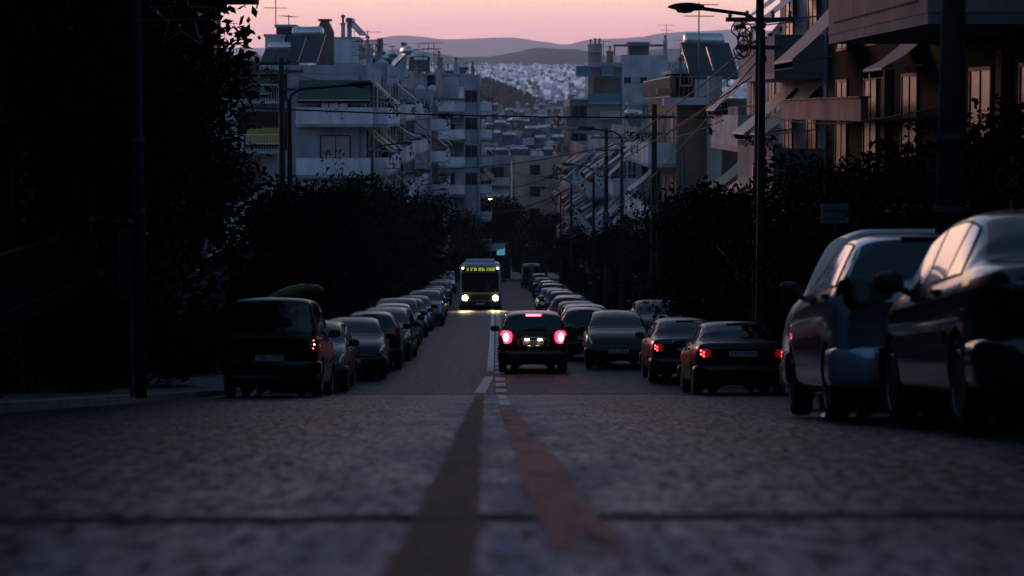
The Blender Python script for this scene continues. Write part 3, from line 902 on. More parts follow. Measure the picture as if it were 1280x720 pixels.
# street uphill behind the camera: unseen blocks added to keep sky light off it
block('unseen dark apartment block added uphill of the camera on its left', -21, -8.6, -75, 4, 26, -1, 'dark', GL, 61, awn=0, pm=WALL['dark'], maxfl=2)
block('unseen dark apartment block added uphill of the camera on its right', 8.9, 22, -75, 4, 26, 1, 'dark', GR, 62, awn=0, pm=WALL['dark'], maxfl=2)
block('unseen dark block added across the street behind the camera to block sky', -24, 24, -100, -84, 34, 1, 'dark', GR, 63, awn=0, street=False, maxfl=1)

# ---- closing the view, beyond the cross street
GE = 'apartment buildings closing the end of the street'
b = block('tall beige block facing up the street with dark windows one above another', pw(640, 322), pw(706, 322), 322, 338, PZ(200, 322), -1, 'beige', GE, 9, bal='solid', street=False, endcols=[pw(669, 322)], fr='frameb', endshut=0.0, par=0.6, maxfl=6)
zt = PZ(200, 322) + 0.05
for i, px in enumerate((645, 655, 684)): heater(b, pw(px, 324), 324, zt, R(8 - 9 * i), 0.8)
roofbox(b, pw(690, 330), pw(702, 330), 330, 333, zt, PZ(184, 330), WALL['cream'], 0.1, win=False); chimney(b, pw(699, 324), 324, zt, 1.8, 0.45, WALL['brown'])
dish(b, pw(668, 323.5), 323.5, zt); dish(b, pw(676, 323.5), 323.5, zt, 0.4)
b = block('block with dark balconies in the middle distance, left of the tall beige block', pw(606, 300), pw(638, 300), 300, 315, PZ(202, 300), -1, 'grey', GE, 10, street=False, endbal=(pw(607, 300), pw(637, 300), 'solid'), awn=0.6, awc=('white', 'green'), maxfl=6)
for px in (612, 628): heater(b, pw(px, 303), 303, PZ(202, 300) + .05, R(10), 0.8)
b = block('low white block with small terrace between the tall beige block and the right row', pw(707, 312), pw(745, 312), 312, 330, PZ(222, 312), 1, 'white', GE, 12, street=False, endcols=[pw(716, 312), pw(730, 312)], maxfl=5)
b = block('pale house with a white gable wall behind the left balconies at the street end', pw(580, 286), pw(607, 286), 286, 298, PZ(196, 286), -1, 'white', GE, 13, street=False, endcols=[pw(588, 286), pw(600, 286)], maxfl=5)

# ---- right side
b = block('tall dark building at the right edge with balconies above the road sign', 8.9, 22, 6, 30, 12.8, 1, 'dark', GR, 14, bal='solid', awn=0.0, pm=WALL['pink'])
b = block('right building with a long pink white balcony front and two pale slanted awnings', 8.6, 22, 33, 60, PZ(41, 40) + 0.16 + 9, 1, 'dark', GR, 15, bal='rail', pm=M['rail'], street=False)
O = b.location
zb = PZ(43, 40)
balcony(b, 6.55, 8.6, 35.2, 45.6, zb + 0.17, 'solid', WALL['pink'], ['-x', '-y', '+y'])
mb = MB(); mb.box((6.535, 35.9, zb + 0.36), (6.548, 44.9, zb + 0.40)); mb.build('parapet_groove', WALL['dim'], b, O)
mb = MB(); railing(mb, (6.62, 35.2, zb + 1.15), (6.62, 45.5, zb + 1.15), 0.5, 0.6, 0.02); mb.build('railing', M['rail'], b, O)
for zz in (zb + 3.2, zb + 6.2): balcony(b, 6.9, 8.6, 35.2, 59, zz, 'solid', WALL['pink'], ['-x', '-y', '+y'])
awning(b, (8.57, 57.2, PZ(2, 57.2)), -math.pi / 2, 3.6, 1.45, 1.45, AWN['pink'])
awning(b, (8.57, 47.6, PZ(52, 47.6)), -math.pi / 2, 2.4, 0.8, 0.55, AWN['pink'])
for yy in (37, 41, 48, 53, 57.4):
    window(b, 'balcony_door', (8.598, yy, zb + 0.25), -math.pi / 2, 'frameb', False)
    window(b, 'balcony_door', (8.598, yy, zb - 2.8), -math.pi / 2, 'frameb', False)
    window(b, 'balcony_door', (8.598, yy, zb - 5.4), -math.pi / 2, 'frameb', False)
for yy in (34.3, 39, 50.6):
    mb = MB(); mb.box((8.45, yy - 0.22, gz(60) - 0.4), (8.597, yy + 0.22, zb - 0.3)); mb.build('pilaster', WALL['brown'], b, O)
# low white terrace wall above the tree
mb = MB(); mb.box((7.35, 46.6, PZ(150, 52)), (7.5, 59.4, PZ(124, 52))); mb.box((7.3, 46.55, PZ(124, 52) + 0.002), (7.55, 59.45, PZ(122, 52))); mb.build('terrace_wall', WALL['pink'], b, O)
mb = MB(); mb.box((7.5, 46.6, PZ(150, 52)), (8.597, 59.4, PZ(147, 52))); mb.build('terrace_slab', M['slab'], b, O)
b = block('narrow grey right building behind the lamp post with a hanging teal awning', 8.7, 20, 61, 71, PZ(-40, 66), 1, 'grey', GR, 16, bal='solid', awn=0.7, awc=('teal', 'white'), pm=WALL['grey'])
b = block('white right house with small pink awning beside the tangle of cables', 8.9, 20, 72, 82, PZ(62, 72), 1, 'white', GR, 17, bal='solid', awn=0.5, awc=('pink', 'teal'), endcols=[9.9], par=0.4)
heater(b, 9.6, 74, PZ(62, 72) + .05, R(-60), 0.8)
R2y = 86
b = block('right block with a railed roof terrace, white corner pillar and teal solar heater', pw(838, 112), 20, R2y + 22, R2y + 42, PZ(124, R2y + 22), 1, 'brown', GR, 18, bal='solid', awn=0.5, awc=('white', 'pink'), par=0)
O = b.location; zt = PZ(124, 108) + 0.05
mb = MB(); railing(mb, (pw(838, 108.2), 108.2, zt), (pw(905, 108.2), 108.2, zt), 1.0, 0.2, 0.014); railing(mb, (pw(838, 108.2), 108.2, zt), (pw(838, 108.2), 127.8, zt), 1.0, 0.2, 0.014); mb.build('railing', M['rail'], b, O)
mb = MB(); mb.box((pw(886, 107), 107.2, gz(108)), (pw(903, 107), 107.99, PZ(95, 107))); mb.build('pillar', WALL['cream'], b, O)
mb = MB(); mb.box((pw(830, 107), 106.8, PZ(131, 107)), (pw(886, 107), 107.98, PZ(122, 107))); mb.build('cornice', WALL['white'], b, O)
mb = MB(); mb.box((pw(822, 106.6), 106.5, PZ(118, 106.6)), (pw(839, 106.6), 107.4, PZ(110, 106.6))); mb.build('flower_trough', WALL['terracotta'], b, O)
heater(b, pw(885, 113), 113, zt + 0.6, R(12), 1.25); antenna(b, pw(873, 112), 112, zt, 4.6, 0.1); chimney(b, pw(850, 116), 116, zt, 1.4, 0.6)
roofbox(b, pw(843, 114), pw(868, 114), 114, 120, zt, PZ(92, 114), WALL['dark'], 0.2, win=False)
b = block('grey low right block with long white awnings above the parked cars', 8.0, 20, 130, 158, PZ(178, 130), 1, 'grey', GR, 19, bal='solid', awn=0.75, awc=('white', 'pink'), endcols=[8.9, 11.5])
roofstuff(b, 8.2, 13, 131, 150, PZ(178, 130) + .05, 11, 9); chimney(b, 9.2, 140, PZ(178, 130), 1.6, 0.5)
b = block('grey right block with white awnings half way down the street', 7.9, 20, 160, 196, PZ(192, 160), 1, 'white', GR, 20, bal='solid', awn=0.7, awc=('white', 'teal'), endcols=[8.8, 11.5])
roofstuff(b, 8.1, 13, 161, 190, PZ(192, 160) + .05, 12, 11); antenna(b, 9.0, 170, PZ(192, 160), 2.5)
b = block('cream right block before the cross street with orange awnings', 7.7, 20, 198, 236, PZ(196, 198), 1, 'cream', GR, 21, bal='solid', awn=0.7, awc=('white', 'orange'), endcols=[8.6, 11.5])
roofstuff(b, 7.9, 13, 199, 230, PZ(196, 198) + .05, 13, 11)

R3y = 252
x0 = pw(712, R3y); xm = pw(777, R3y); x1 = pw(834, R3y)
b = block('tall grey stepped block on the right with terraces, triple window and rooftop pergola', x0, x1, R3y, 272, PZ(124, R3y), 1, 'grey', GR, 22, fh=3.0, bal='rail', pm=M['rail'], endbal=(pw(714, R3y), pw(733, R3y), 'solid'), street=True, awn=0.25, awc=('white',), par=0)
O = b.location; zt = PZ(124, R3y)
mb = MB(); mb.box((xm, R3y - 0.6, zt - 12), (x1, R3y + 9, PZ(69, R3y))); mb.build('upper_wall', WALL['white'], b, O)
mb = MB(); mb.box((pw(735, R3y), R3y + 0.4, zt + 0.002), (xm - 0.003, R3y + 8, PZ(78, R3y))); mb.build('terrace_room', WALL['grey'], b, O)
mb = MB(); mb.box((pw(738, R3y), R3y - 0.5, PZ(84, R3y)), (pw(776, R3y), R3y + 0.39, PZ(82, R3y))); mb.build('ledge', M['slab'], b, O)
o = window(b, 'wide_window', (pw(758, R3y), R3y + 0.395, PZ(110, R3y)), 0, 'frameb', True); o.scale = (0.95, 1, 1.0)
mb = MB(); mb.box((pw(742, R3y), R3y + 0.3, PZ(119, R3y)), (pw(775, R3y), R3y + 0.39, PZ(98, R3y))); mb.build('recess', WALL['brown'], b, O)
for px in (784, 794.5, 804): window(b, 'window', (pw(px, R3y), R3y - 0.603, PZ(104, R3y)), 0, 'frame', px == 794.5).scale = (0.55, 1, 0.5)
for py in (138, 172, 205):
    for px in (786, 800, 812): window(b, 'window', (pw(px, R3y), R3y - 0.603, PZ(py, R3y)), 0, 'frame', px == 800 and py > 140).scale = (0.6, 1, 0.5)
for (px, w, h, pots) in ((738, .55, 1.9, 1), (743.5, .5, 2.0, 1), (749, .55, 2.0, 1)): chimney(b, pw(px, R3y + 3), R3y + 3, PZ(78, R3y), h, w, WALL['beige'], pots)
mb = MB(); mb.box((pw(734, R3y + 2), R3y + 1.9, PZ(65, R3y)), (pw(752, R3y + 2), R3y + 4, PZ(63.6, R3y))); mb.build('chimney_cap', M['slab'], b, O)
chimney(b, pw(762, R3y + 3), R3y + 3, PZ(78, R3y), 1.2, .75, WALL['tan'])
balcony(b, pw(720, R3y - 1), pw(736, R3y - 1), R3y - 1.2, R3y + 0.39, PZ(94, R3y), 'solid', AWN['teal'], ['-y', '-x'])
balcony(b, pw(752, R3y - 1), pw(767, R3y - 1), R3y - 1.2, R3y + 0.39, PZ(93, R3y), 'solid', AWN['teal'], ['-y', '-x', '+x'])
balcony(b, pw(713, R3y - 1), pw(734, R3y - 1), R3y - 1.2, R3y + 0.39, PZ(123, R3y), 'rail', M['rail'], ['-y', '-x'])
balcony(b, pw(735, R3y - 1), pw(775, R3y - 1), R3y - 1.2, R3y - 0.003, PZ(128, R3y), 'solid', AWN['teal'], ['-y', '+x'])
mb = MB()
for px in (768, 786, 810, 830): mb.tube([(pw(px, R3y + 2), R3y + 2, PZ(69, R3y)), (pw(px, R3y + 2), R3y + 2, PZ(55, R3y))], 0.08, 5)
mb.box((pw(766, R3y + 2), R3y + 1, PZ(57, R3y)), (pw(832, R3y + 2), R3y + 4, PZ(55, R3y))); mb.build('pergola', M['rail'], b, O)
roofbox(b, pw(786, R3y + 3), pw(811, R3y + 3), R3y + 3, R3y + 7, PZ(69, R3y), PZ(53, R3y), AWN['teal'], 0.15, win=False)
chimney(b, pw(831, R3y + 1), R3y + 1, PZ(69, R3y), 1.5, .4, pots=1); antenna(b, pw(833, R3y + 1), R3y + 1.6, PZ(69, R3y), 3.4); antenna(b, pw(754, R3y + 2), R3y + 2, PZ(78, R3y), 2.4)
awning(b, (pw(762, R3y), R3y - 0.03, PZ(138, R3y)), 0, 2.2, 1.2, 0.9, AWN['pink'])
b = block('blue grey block half hidden behind the tall stepped one on the right', pw(834, 270), pw(905, 270), 274, 292, PZ(86, 274), 1, 'blue', GR, 23, street=False, endcols=[pw(842, 274), pw(855, 274)], maxfl=4)
antenna(b, pw(850, 276), 276, PZ(86, 274), 3.5); antenna(b, pw(875, 276), 276, PZ(86, 274), 2.5, 1.1); heater(b, pw(862, 277), 277, PZ(86, 274), R(15), 1)

# ---- roofs of the valley, each a house of its own
GV = 'houses of the valley beyond the street'
VAL = [
    # px0, px1, roof y, Y, wall, extra, label
    (596, 626, 142, 560, 'white', 'h2', 'long white valley house just below the dark wooded hill'),
    (600, 640, 158, 470, 'cream', 'awo', 'cream valley house with an orange awning under its roof edge'),
    (622, 655, 148, 620, 'blue', 'h1', 'blue grey valley house in front of the wood, single water heater'),
    (612, 634, 170, 430, 'pink', 'h3', 'pink valley house crowded with glinting solar heaters'),
    (632, 662, 166, 450, 'white', 'h3t', 'white valley house with three heaters and a terracotta stair hut'),
    (648, 668, 150, 640, 'white', '', 'plain white valley house beneath the end of the wooded hill'),
    (660, 690, 160, 500, 'pink', 'h2t', 'pink valley house with a red roofed hut, left of the stepped block'),
    (668, 700, 144, 680, 'grey', 'c', 'grey valley house with a chimney, under the power line'),
    (655, 690, 176, 400, 'grey', 'h3', 'grey valley house with slanted heaters below the two power lines'),
    (682, 712, 172, 420, 'white', 'h1', 'white valley house touching the left edge of the stepped block'),
    (688, 716, 152, 560, 'terracotta', 'c', 'terracotta valley house beside the left edge of the stepped block'),
    (600, 622, 182, 380, 'beige', 'h2', 'beige valley house behind the corner block balconies'),
    (618, 650, 186, 365, 'white', 'h3', 'white valley house with heaters right behind the beige block roof'),
    (664, 712, 190, 362, 'blue', 'h2d', 'blue grey valley house with a domed tank on its roof'),
    (640, 662, 136, 820, 'white', '', 'small white valley house at the foot of the far city'),
    (668, 686, 131, 880, 'cream', '', 'small cream valley house high up near the far city'),
    (692, 712, 134, 840, 'white', 'h1', 'small white valley house high up by the stepped block'),
    (606, 630, 138, 720, 'grey', '', 'grey valley house tucked against the foot of the wood'),
    (560, 598, 150, 520, 'white', 'h2', 'white valley house glimpsed past the corner block'),
    (716, 760, 150, 520, 'cream', 'h2', 'cream valley house hidden behind the stepped block'),
    (626, 644, 153, 540, 'tan', 'c', 'tan valley house with a chimney amid the white roofs'),
    (672, 690, 139, 760, 'pink', '', 'small pink valley house above the grey chimney house'),
]
for i, (a, c, py, Y, w, ex, lab) in enumerate(VAL):
    rr = random.Random(100 + i)
    x0, x1 = pw(a, Y), pw(c, Y); zt = PZ(py, Y); dp = rr.uniform(9, 13)
    base = gz(Y) - 0.6
    zt = max(zt, base + 6.5)
    root = thing('valley_house', lab, 'house', ((x0 + x1) / 2, Y + dp / 2, base), group=GV)
    O = root.location
    mb = MB(); mb.box((x0, Y, base), (x1, Y + dp, zt)); mb.build('wall', WALL[w], root, O)
    mb = MB(); mb.box((x0 - 0.12, Y - 0.12, zt + 0.002), (x1 + 0.12, Y + dp + 0.12, zt + 0.3)); ro = mb.build('roof', M['slab'], root, O)
    nfl = min(4, int((zt - base) / 3.1)); nc = max(2, int((x1 - x0) / 2.8))
    for k in range(nfl):
        for j in range(nc):
            cx = x0 + (x1 - x0) * (j + 0.5) / nc
            window(root, 'window' if (j + k) % 2 else 'balcony_door', (cx, Y - 0.002, zt - 3.05 * (k + 1) + (0.9 if (j + k) % 2 else 0.1)), 0, 'frame', rr.random() < 0.35)
        balcony(root, x0 + 0.4, x1 - 0.4, Y - 1.1, Y - 0.003, zt - 3.05 * (k + 1), 'solid', WALL['white'], ['-y', '-x', '+x'])
    hn = {'h1': 1, 'h2': 2, 'h3': 3}.get(ex[:2], 0)
    for k in range(hn): heater(root, x0 + (x1 - x0) * (k + 0.6) / (hn + 0.3), Y + rr.uniform(1.6, 5), zt + 0.3, R(rr.uniform(-50, 50)), rr.uniform(1.0, 1.3))
    if 't' in ex: roofbox(root, x0 + (x1 - x0) * 0.6, x0 + (x1 - x0) * 0.9, Y + 5, Y + 8, zt + 0.3, zt + 2.8, WALL['terracotta'], 0.15, win=False)
    if 'c' in ex: chimney(root, x0 + (x1 - x0) * 0.7, Y + 3, zt + 0.3, 2.0, 0.8, WALL['beige'])
    if 'd' in ex:
        mb = MB(); mb.lathe([(1.3, 0), (1.3, 0.7), (1.1, 1.1), (0.7, 1.4), (0.01, 1.5)], Matrix.Translation((x0 + (x1 - x0) * 0.55, Y + 3, zt + 0.3)), 18); mb.build('water_tank', WALL['white'], root, O, smooth=True)
    if 'awo' in ex: awning(root, ((x0 + x1) / 2, Y - 0.03, zt - 0.2), 0, (x1 - x0) * 0.7, 1.4, 1.0, AWN['orange'])
    roofstuff(root, x0, x1, Y, Y + dp, zt + 0.3, 300 + i, 4)
    if rr.random() < 0.7: antenna(root, x0 + (x1 - x0) * rr.random(), Y + 4, zt + 0.3, rr.uniform(2, 3.5), rr.random() * 3)
# bands of similar housing further off between the named houses and the far city
mb = MB(); r = random.Random(77)
for i in range(900):
    Y = r.uniform(640, 1350); px = r.uniform(500, 800)
    c = P(px, 140, Y); g = gz(Y); w = r.uniform(4, 8); d = r.uniform(4, 8); h = r.uniform(6, 15)
    if 880 < Y < 1080 and px < 700: continue
    if Y < 940: h = min(h, PZ(133, Y) - g) if PZ(133, Y) - g > 5 else 5
    m_ = r.choices([0, 1, 2, 3], [5, 3, 2, 2])[0]
    mb.box((c.x - w, Y - d, g - 4), (c.x + w, Y + d, g + h), m_)
    for k in range(int(h / 3)): mb.box((c.x - w * 0.8, Y - d - 0.9, g + h - 3 * k - 3), (c.x + w * 0.8, Y - d - 0.003, g + h - 3 * k - 2), r.choice([0, 1, 2]))
    mb.box((c.x - w * 0.3, Y - d * 0.3, g + h), (c.x + w * 0.4, Y + d * 0.4, g + h + 2.4), r.choice([0, 1, 2]))
quarter = mb.build('hillside_housing', CITYM); quarter['kind'] = 'stuff'
# ------------------------------------------------------------------ trees
def crown_mesh(seed, n, rx, rz, leaf, m, blobs=11):
    r = random.Random(seed); mb = MB()
    cs = []
    for i in range(blobs):
        a = r.uniform(0, 6.283); t = r.uniform(0.15, 0.72)
        cs.append((Vector((rx * t * math.cos(a), rx * t * math.sin(a), rz * r.uniform(-0.55, 0.6))), r.uniform(0.32, 0.6) * min(rx, rz)))
    for i in range(n):
        c, rad = r.choice(cs)
        d = Vector((r.gauss(0, 1), r.gauss(0, 1), r.gauss(0, 1))).normalized()
        p = c + d * rad * (r.random() ** 0.45) * (1.0 if r.random() < 0.9 else 1.25)
        a = Vector((r.gauss(0, 1), r.gauss(0, 1), r.gauss(0, 0.7))).normalized()
        b = a.cross(Vector((r.gauss(0, 1), r.gauss(0, 1), r.gauss(0, 1)))).normalized()
        s = leaf * r.uniform(0.7, 1.5)
        mb.add([p - a * s, p + b * s * 0.45 - a * s * 0.1, p + a * s, p - b * s * 0.45 - a * s * 0.1], [(0, 1, 2, 3)])
    return mb.mesh('crown', m)


def trunk_mesh(seed, h, rad, lime):
    r = random.Random(seed); mb = MB()
    lean = r.uniform(-0.12, 0.12)
    pts = [(lean * t * h * 0.3 + 0.04 * math.sin(t * 5), 0.05 * math.sin(t * 4 + seed), h * t) for t in [0, .12, .3, .5, .75, 1]]
    mb.tube(pts, lambda t: rad * (1.25 - 0.55 * t), 9, mi=0)
    top = Vector(pts[-1])
    for k in range(6):
        a = 6.283 * k / 6 + r.uniform(-.3, .3); L = r.uniform(0.9, 1.6)
        q = top + Vector((math.cos(a) * L * 0.5, math.sin(a) * L * 0.5, L * 0.6)); e = top + Vector((math.cos(a) * L, math.sin(a) * L, L * 1.3))
        mb.tube([top - Vector((0, 0, 0.15)), q, e], rad * 0.5, 6, rad * 0.12)
    return mb.mesh('trunk', [M['lime'] if lime else M['bark']], smooth=True)


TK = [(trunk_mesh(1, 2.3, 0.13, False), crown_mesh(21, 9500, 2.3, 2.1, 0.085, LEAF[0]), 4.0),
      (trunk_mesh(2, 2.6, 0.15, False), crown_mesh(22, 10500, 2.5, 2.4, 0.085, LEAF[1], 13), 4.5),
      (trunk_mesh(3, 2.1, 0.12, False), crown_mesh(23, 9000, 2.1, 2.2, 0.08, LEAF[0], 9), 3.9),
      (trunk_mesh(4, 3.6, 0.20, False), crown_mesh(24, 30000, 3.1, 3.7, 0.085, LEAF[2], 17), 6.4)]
TKL = trunk_mesh(5, 2.4, 0.17, True)


def tree(label, x, y, kind, s=1.0, rz=0.0, group=None, lime=False, zs=1.0):
    low = 0.80 if kind < 3 else 1.0
    z = gz(y) + (0.13 if abs(x) < 11 else 0)
    t = thing('street_tree', label, 'tree', (x, y, z), (0, 0, rz), group)
    tm, cm, ch = TK[kind]
    a = link('trunk', TKL if lime else tm, t); a.scale = (s, s, s * zs * low)
    c = link('crown', cm, t, (0, 0, ch * s * zs * low)); c.scale = (s * (1.12 if kind < 3 else 1), s * (1.12 if kind < 3 else 1), s * zs * (1.18 if kind < 3 else 1))
    return t


ORD = ['nearest', 'second', 'third', 'fourth', 'fifth', 'sixth', 'seventh', 'eighth', 'ninth', 'tenth', 'eleventh', 'twelfth', 'thirteenth', 'fourteenth', 'fifteenth', 'sixteenth']
GTL = 'street trees on the left pavement'; GTR = 'street trees on the right pavement'
rt = random.Random(9)
near_l = [(-7.6, 26, 3, 1.0, 'big dark tree filling the far left of the picture'), (-7.6, 36, 3, 1.0, 'big dark tree behind the star decoration on the left'),
          (-8.2, 47, 3, 0.95, 'big dark tree above the parked black off-roader'), (-9.0, 59, 3, 0.93, 'big dark tree whose leafy edge stands against the pink sky'),
          (-7.4, 41, 1, 1.2, 'dense lower dark tree close to the wall behind the off-roader')]
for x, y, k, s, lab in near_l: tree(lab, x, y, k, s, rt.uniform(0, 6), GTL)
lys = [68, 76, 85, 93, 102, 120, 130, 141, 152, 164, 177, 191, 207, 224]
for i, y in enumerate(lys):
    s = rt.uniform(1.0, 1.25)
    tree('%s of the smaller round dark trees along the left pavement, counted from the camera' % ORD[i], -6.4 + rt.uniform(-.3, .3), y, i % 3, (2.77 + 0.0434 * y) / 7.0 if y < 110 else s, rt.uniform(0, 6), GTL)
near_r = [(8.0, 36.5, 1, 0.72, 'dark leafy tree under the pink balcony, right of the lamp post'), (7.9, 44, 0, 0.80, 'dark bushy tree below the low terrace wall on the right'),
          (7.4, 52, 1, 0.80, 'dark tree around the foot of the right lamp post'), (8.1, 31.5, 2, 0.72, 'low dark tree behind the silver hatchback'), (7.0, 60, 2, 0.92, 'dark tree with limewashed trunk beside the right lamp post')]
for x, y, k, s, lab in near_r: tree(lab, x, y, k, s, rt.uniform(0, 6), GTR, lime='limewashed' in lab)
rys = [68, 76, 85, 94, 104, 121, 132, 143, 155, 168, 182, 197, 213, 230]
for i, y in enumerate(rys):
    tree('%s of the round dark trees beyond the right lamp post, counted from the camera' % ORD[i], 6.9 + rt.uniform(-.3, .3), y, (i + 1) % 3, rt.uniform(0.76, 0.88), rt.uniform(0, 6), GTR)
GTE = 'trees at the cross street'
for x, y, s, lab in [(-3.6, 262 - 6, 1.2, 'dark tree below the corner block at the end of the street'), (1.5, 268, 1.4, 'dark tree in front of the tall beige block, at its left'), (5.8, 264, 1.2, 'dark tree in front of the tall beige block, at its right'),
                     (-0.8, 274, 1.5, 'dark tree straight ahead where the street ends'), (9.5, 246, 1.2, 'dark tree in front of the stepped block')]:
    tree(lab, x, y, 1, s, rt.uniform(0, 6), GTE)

# dark shrubs filling the strip between the trees and the walls
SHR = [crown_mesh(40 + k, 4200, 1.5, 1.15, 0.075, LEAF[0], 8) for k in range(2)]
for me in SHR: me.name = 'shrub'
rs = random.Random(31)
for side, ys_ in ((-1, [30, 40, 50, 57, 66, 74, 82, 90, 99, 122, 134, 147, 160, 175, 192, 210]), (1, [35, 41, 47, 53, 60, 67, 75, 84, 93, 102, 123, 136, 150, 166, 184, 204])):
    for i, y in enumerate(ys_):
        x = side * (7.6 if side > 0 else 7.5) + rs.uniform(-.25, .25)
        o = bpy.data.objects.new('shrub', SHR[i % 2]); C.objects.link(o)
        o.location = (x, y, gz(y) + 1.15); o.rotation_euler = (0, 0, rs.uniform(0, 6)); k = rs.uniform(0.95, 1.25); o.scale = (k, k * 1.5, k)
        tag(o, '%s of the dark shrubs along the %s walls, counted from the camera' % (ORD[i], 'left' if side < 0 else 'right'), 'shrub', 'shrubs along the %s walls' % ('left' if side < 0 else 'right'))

# ------------------------------------------------------------------ street lamps
GLA = 'street lamps along the street'


def street_lamp(label, x, y, side, h=8.5, on=False, reach=1.9, zhead=None):
    z = gz(y) + 0.13
    t = thing('street_lamp', label, 'street lamp', (x, y, z), group=GLA)
    if zhead is not None: h = zhead - z
    mb = MB(); mb.lathe([(0.16, 0), (0.16, 0.5), (0.11, 0.6), (0.10, 2), (0.065, h - 0.35)], Matrix.Identity(4), 12)
    mb.build('pole', M['pole'], t, smooth=True)
    mb = MB(); d = -side
    mb.tube([(0, 0, h - 0.5), (d * 0.06, 0, h - 0.2), (d * 0.35, 0, h - 0.02), (d * (reach - 0.65), 0, h + 0.1)], 0.04, 8); mb.build('arm', M['pole'], t, smooth=True)
    hd = MB(); rows = []
    for i in range(11):
        u = i / 10; w = 0.16 * math.sin(math.pi * min(1, 0.12 + u * 0.86)) ** 0.6; x_ = d * (reach - 0.7 + 0.78 * u)
        rows.append([(x_, w * math.cos(a), h + 0.11 + 0.02 * u + (0.11 if math.sin(a) > 0 else 0.07) * (w / 0.16) * math.sin(a)) for a in [2 * math.pi * k / 12 for k in range(12)]])
    hd.grid(rows, close=True)
    hd.add(rows[0], [tuple(range(12))]); hd.add(rows[-1], [tuple(range(11, -1, -1))])
    o = hd.build('lamp_head', M['pole'], t, smooth=True)
    g = MB(); g.lathe([(0.0, -0.09), (0.09, -0.07), (0.12, 0)], Matrix.Translation((d * (reach - 0.28), 0, h + 0.085)) @ Matrix.Scale(1.7, 4, Vector((1, 0, 0))), 12)
    g.build('lamp_glass', M['lampon'] if on else M['lampglass'], t, smooth=True).parent = o
    return t


street_lamp('unlit cobra head street lamp at the top right, against the pink sky', 5.75, 50, 1, zhead=PZ(10, 50) - 0.11, reach=1.95)
street_lamp('unlit street lamp on the left in front of the block with solar collectors', -6.25, 71, -1, zhead=PZ(106, 71) - 0.11, reach=2.5)
for Y, lab in [(114, 'left street lamp leaning over in front of the lower white balconies'), (151, 'left street lamp among the dark treetops, next after the leaning one'), (181, 'left street lamp low among the trees, before the last two'), (202, 'farthest left street lamp, before the cross street')]:
    street_lamp(lab, -6.0, Y, -1)
for Y, x, lab in [(102, 5.6, 'right street lamp with a pale lit edge in front of the white awnings'), (138, 5.9, 'right street lamp left of the awnings, its head against the beige block'), (166, 5.5, 'small right street lamp in front of the tall beige block'), (196, 5.6, 'farthest right street lamp near the cross street')]:
    street_lamp(lab, x, Y, 1)
lt = street_lamp('lit warm street lamp glowing at the end of the street', pw(600, 280), 280, -1, zhead=PZ(249, 280), on=True, reach=1.5)

# ------------------------------------------------------------------ poles and cables
def pole(label, x, y, ztop, r0=0.14, name='utility_pole', cat='pole', arms=True, group='utility poles'):
    z = gz(y) + 0.13; h = ztop - z
    t = thing(name, label, cat, (x, y, z), group=group)
    mb = MB(); mb.lathe([(r0, 0), (r0 * 0.95, h * 0.4), (r0 * 0.72, h)], Matrix.Identity(4), 14); mb.build('shaft', M['pole'], t, smooth=True)
    if arms:
        mb = MB(); mb.box((-0.8, -0.05, h - 0.55), (0.8, 0.05, h - 0.45)); mb.box((-0.55, 0.052, h - 1.2), (0.55, 0.14, h - 1.1)); c = mb.build('crossarm', M['metal'], t)
        ins = MB()
        for sx in (-0.7, -0.3, 0.3, 0.7): ins.lathe([(0.03, 0), (0.055, 0.04), (0.03, 0.08), (0.05, 0.12), (0.02, 0.16)], Matrix.Translation((sx, 0, h - 0.45)), 8)
        ins.build('insulator', M['lampglass'], t).parent = c
        bx = MB(); bx.box((-0.17, -0.32, h * 0.5), (0.17, -r0, h * 0.5 + 0.5)); bx.build('junction_box', M['metal'], t)
    else:
        bx = MB(); bx.lathe([(r0 * 1.15, 0), (r0 * 1.15, 0.06)], Matrix.Translation((0, 0, h * 0.45)), 14); bx.lathe([(r0 * 1.15, 0), (r0 * 1.15, 0.06)], Matrix.Translation((0, 0, h * 0.62)), 14); bx.build('clamp_band', M['metal'], t)
    return t


pole('thick grey pole standing at the right kerb, cut by the top of the picture', 6.6 * 0 + PX(1190, 25), 25, PZ(-30, 25), 0.175, arms=False, group=None)
pole('thin dark pole on the left pavement holding the star decoration', PX(172, 30), 30, PZ(-20, 30), 0.075, arms=False, group=None)
pole('dark pole full of cables beside the right lamp post', PX(952, 54), 54.5, PZ(-4, 54), 0.13)
pole('pole in front of the brown awning block, right of the lamps', PX(818, 90), 90, PZ(130, 90), 0.14)
pole('slimmer pole left of it, seen through the cables before the white awnings', PX(758, 120), 120, PZ(160, 120), 0.13)
pole('dark pole on the left behind the lamp with solar collectors', PX(352, 84), 84, PZ(72, 84), 0.13)


def cable(label, a, b, sag, r=0.014, n=24):
    a = Vector(a); b = Vector(b)
    mb = MB(); mb.tube([a + (b - a) * (i / n) - Vector((0, 0, sag * 4 * (i / n) * (1 - i / n))) for i in range(n + 1)], r, 5)
    return tag(mb.build('overhead_cable', M['cable'], smooth=True), label, 'cable', 'overhead cables')


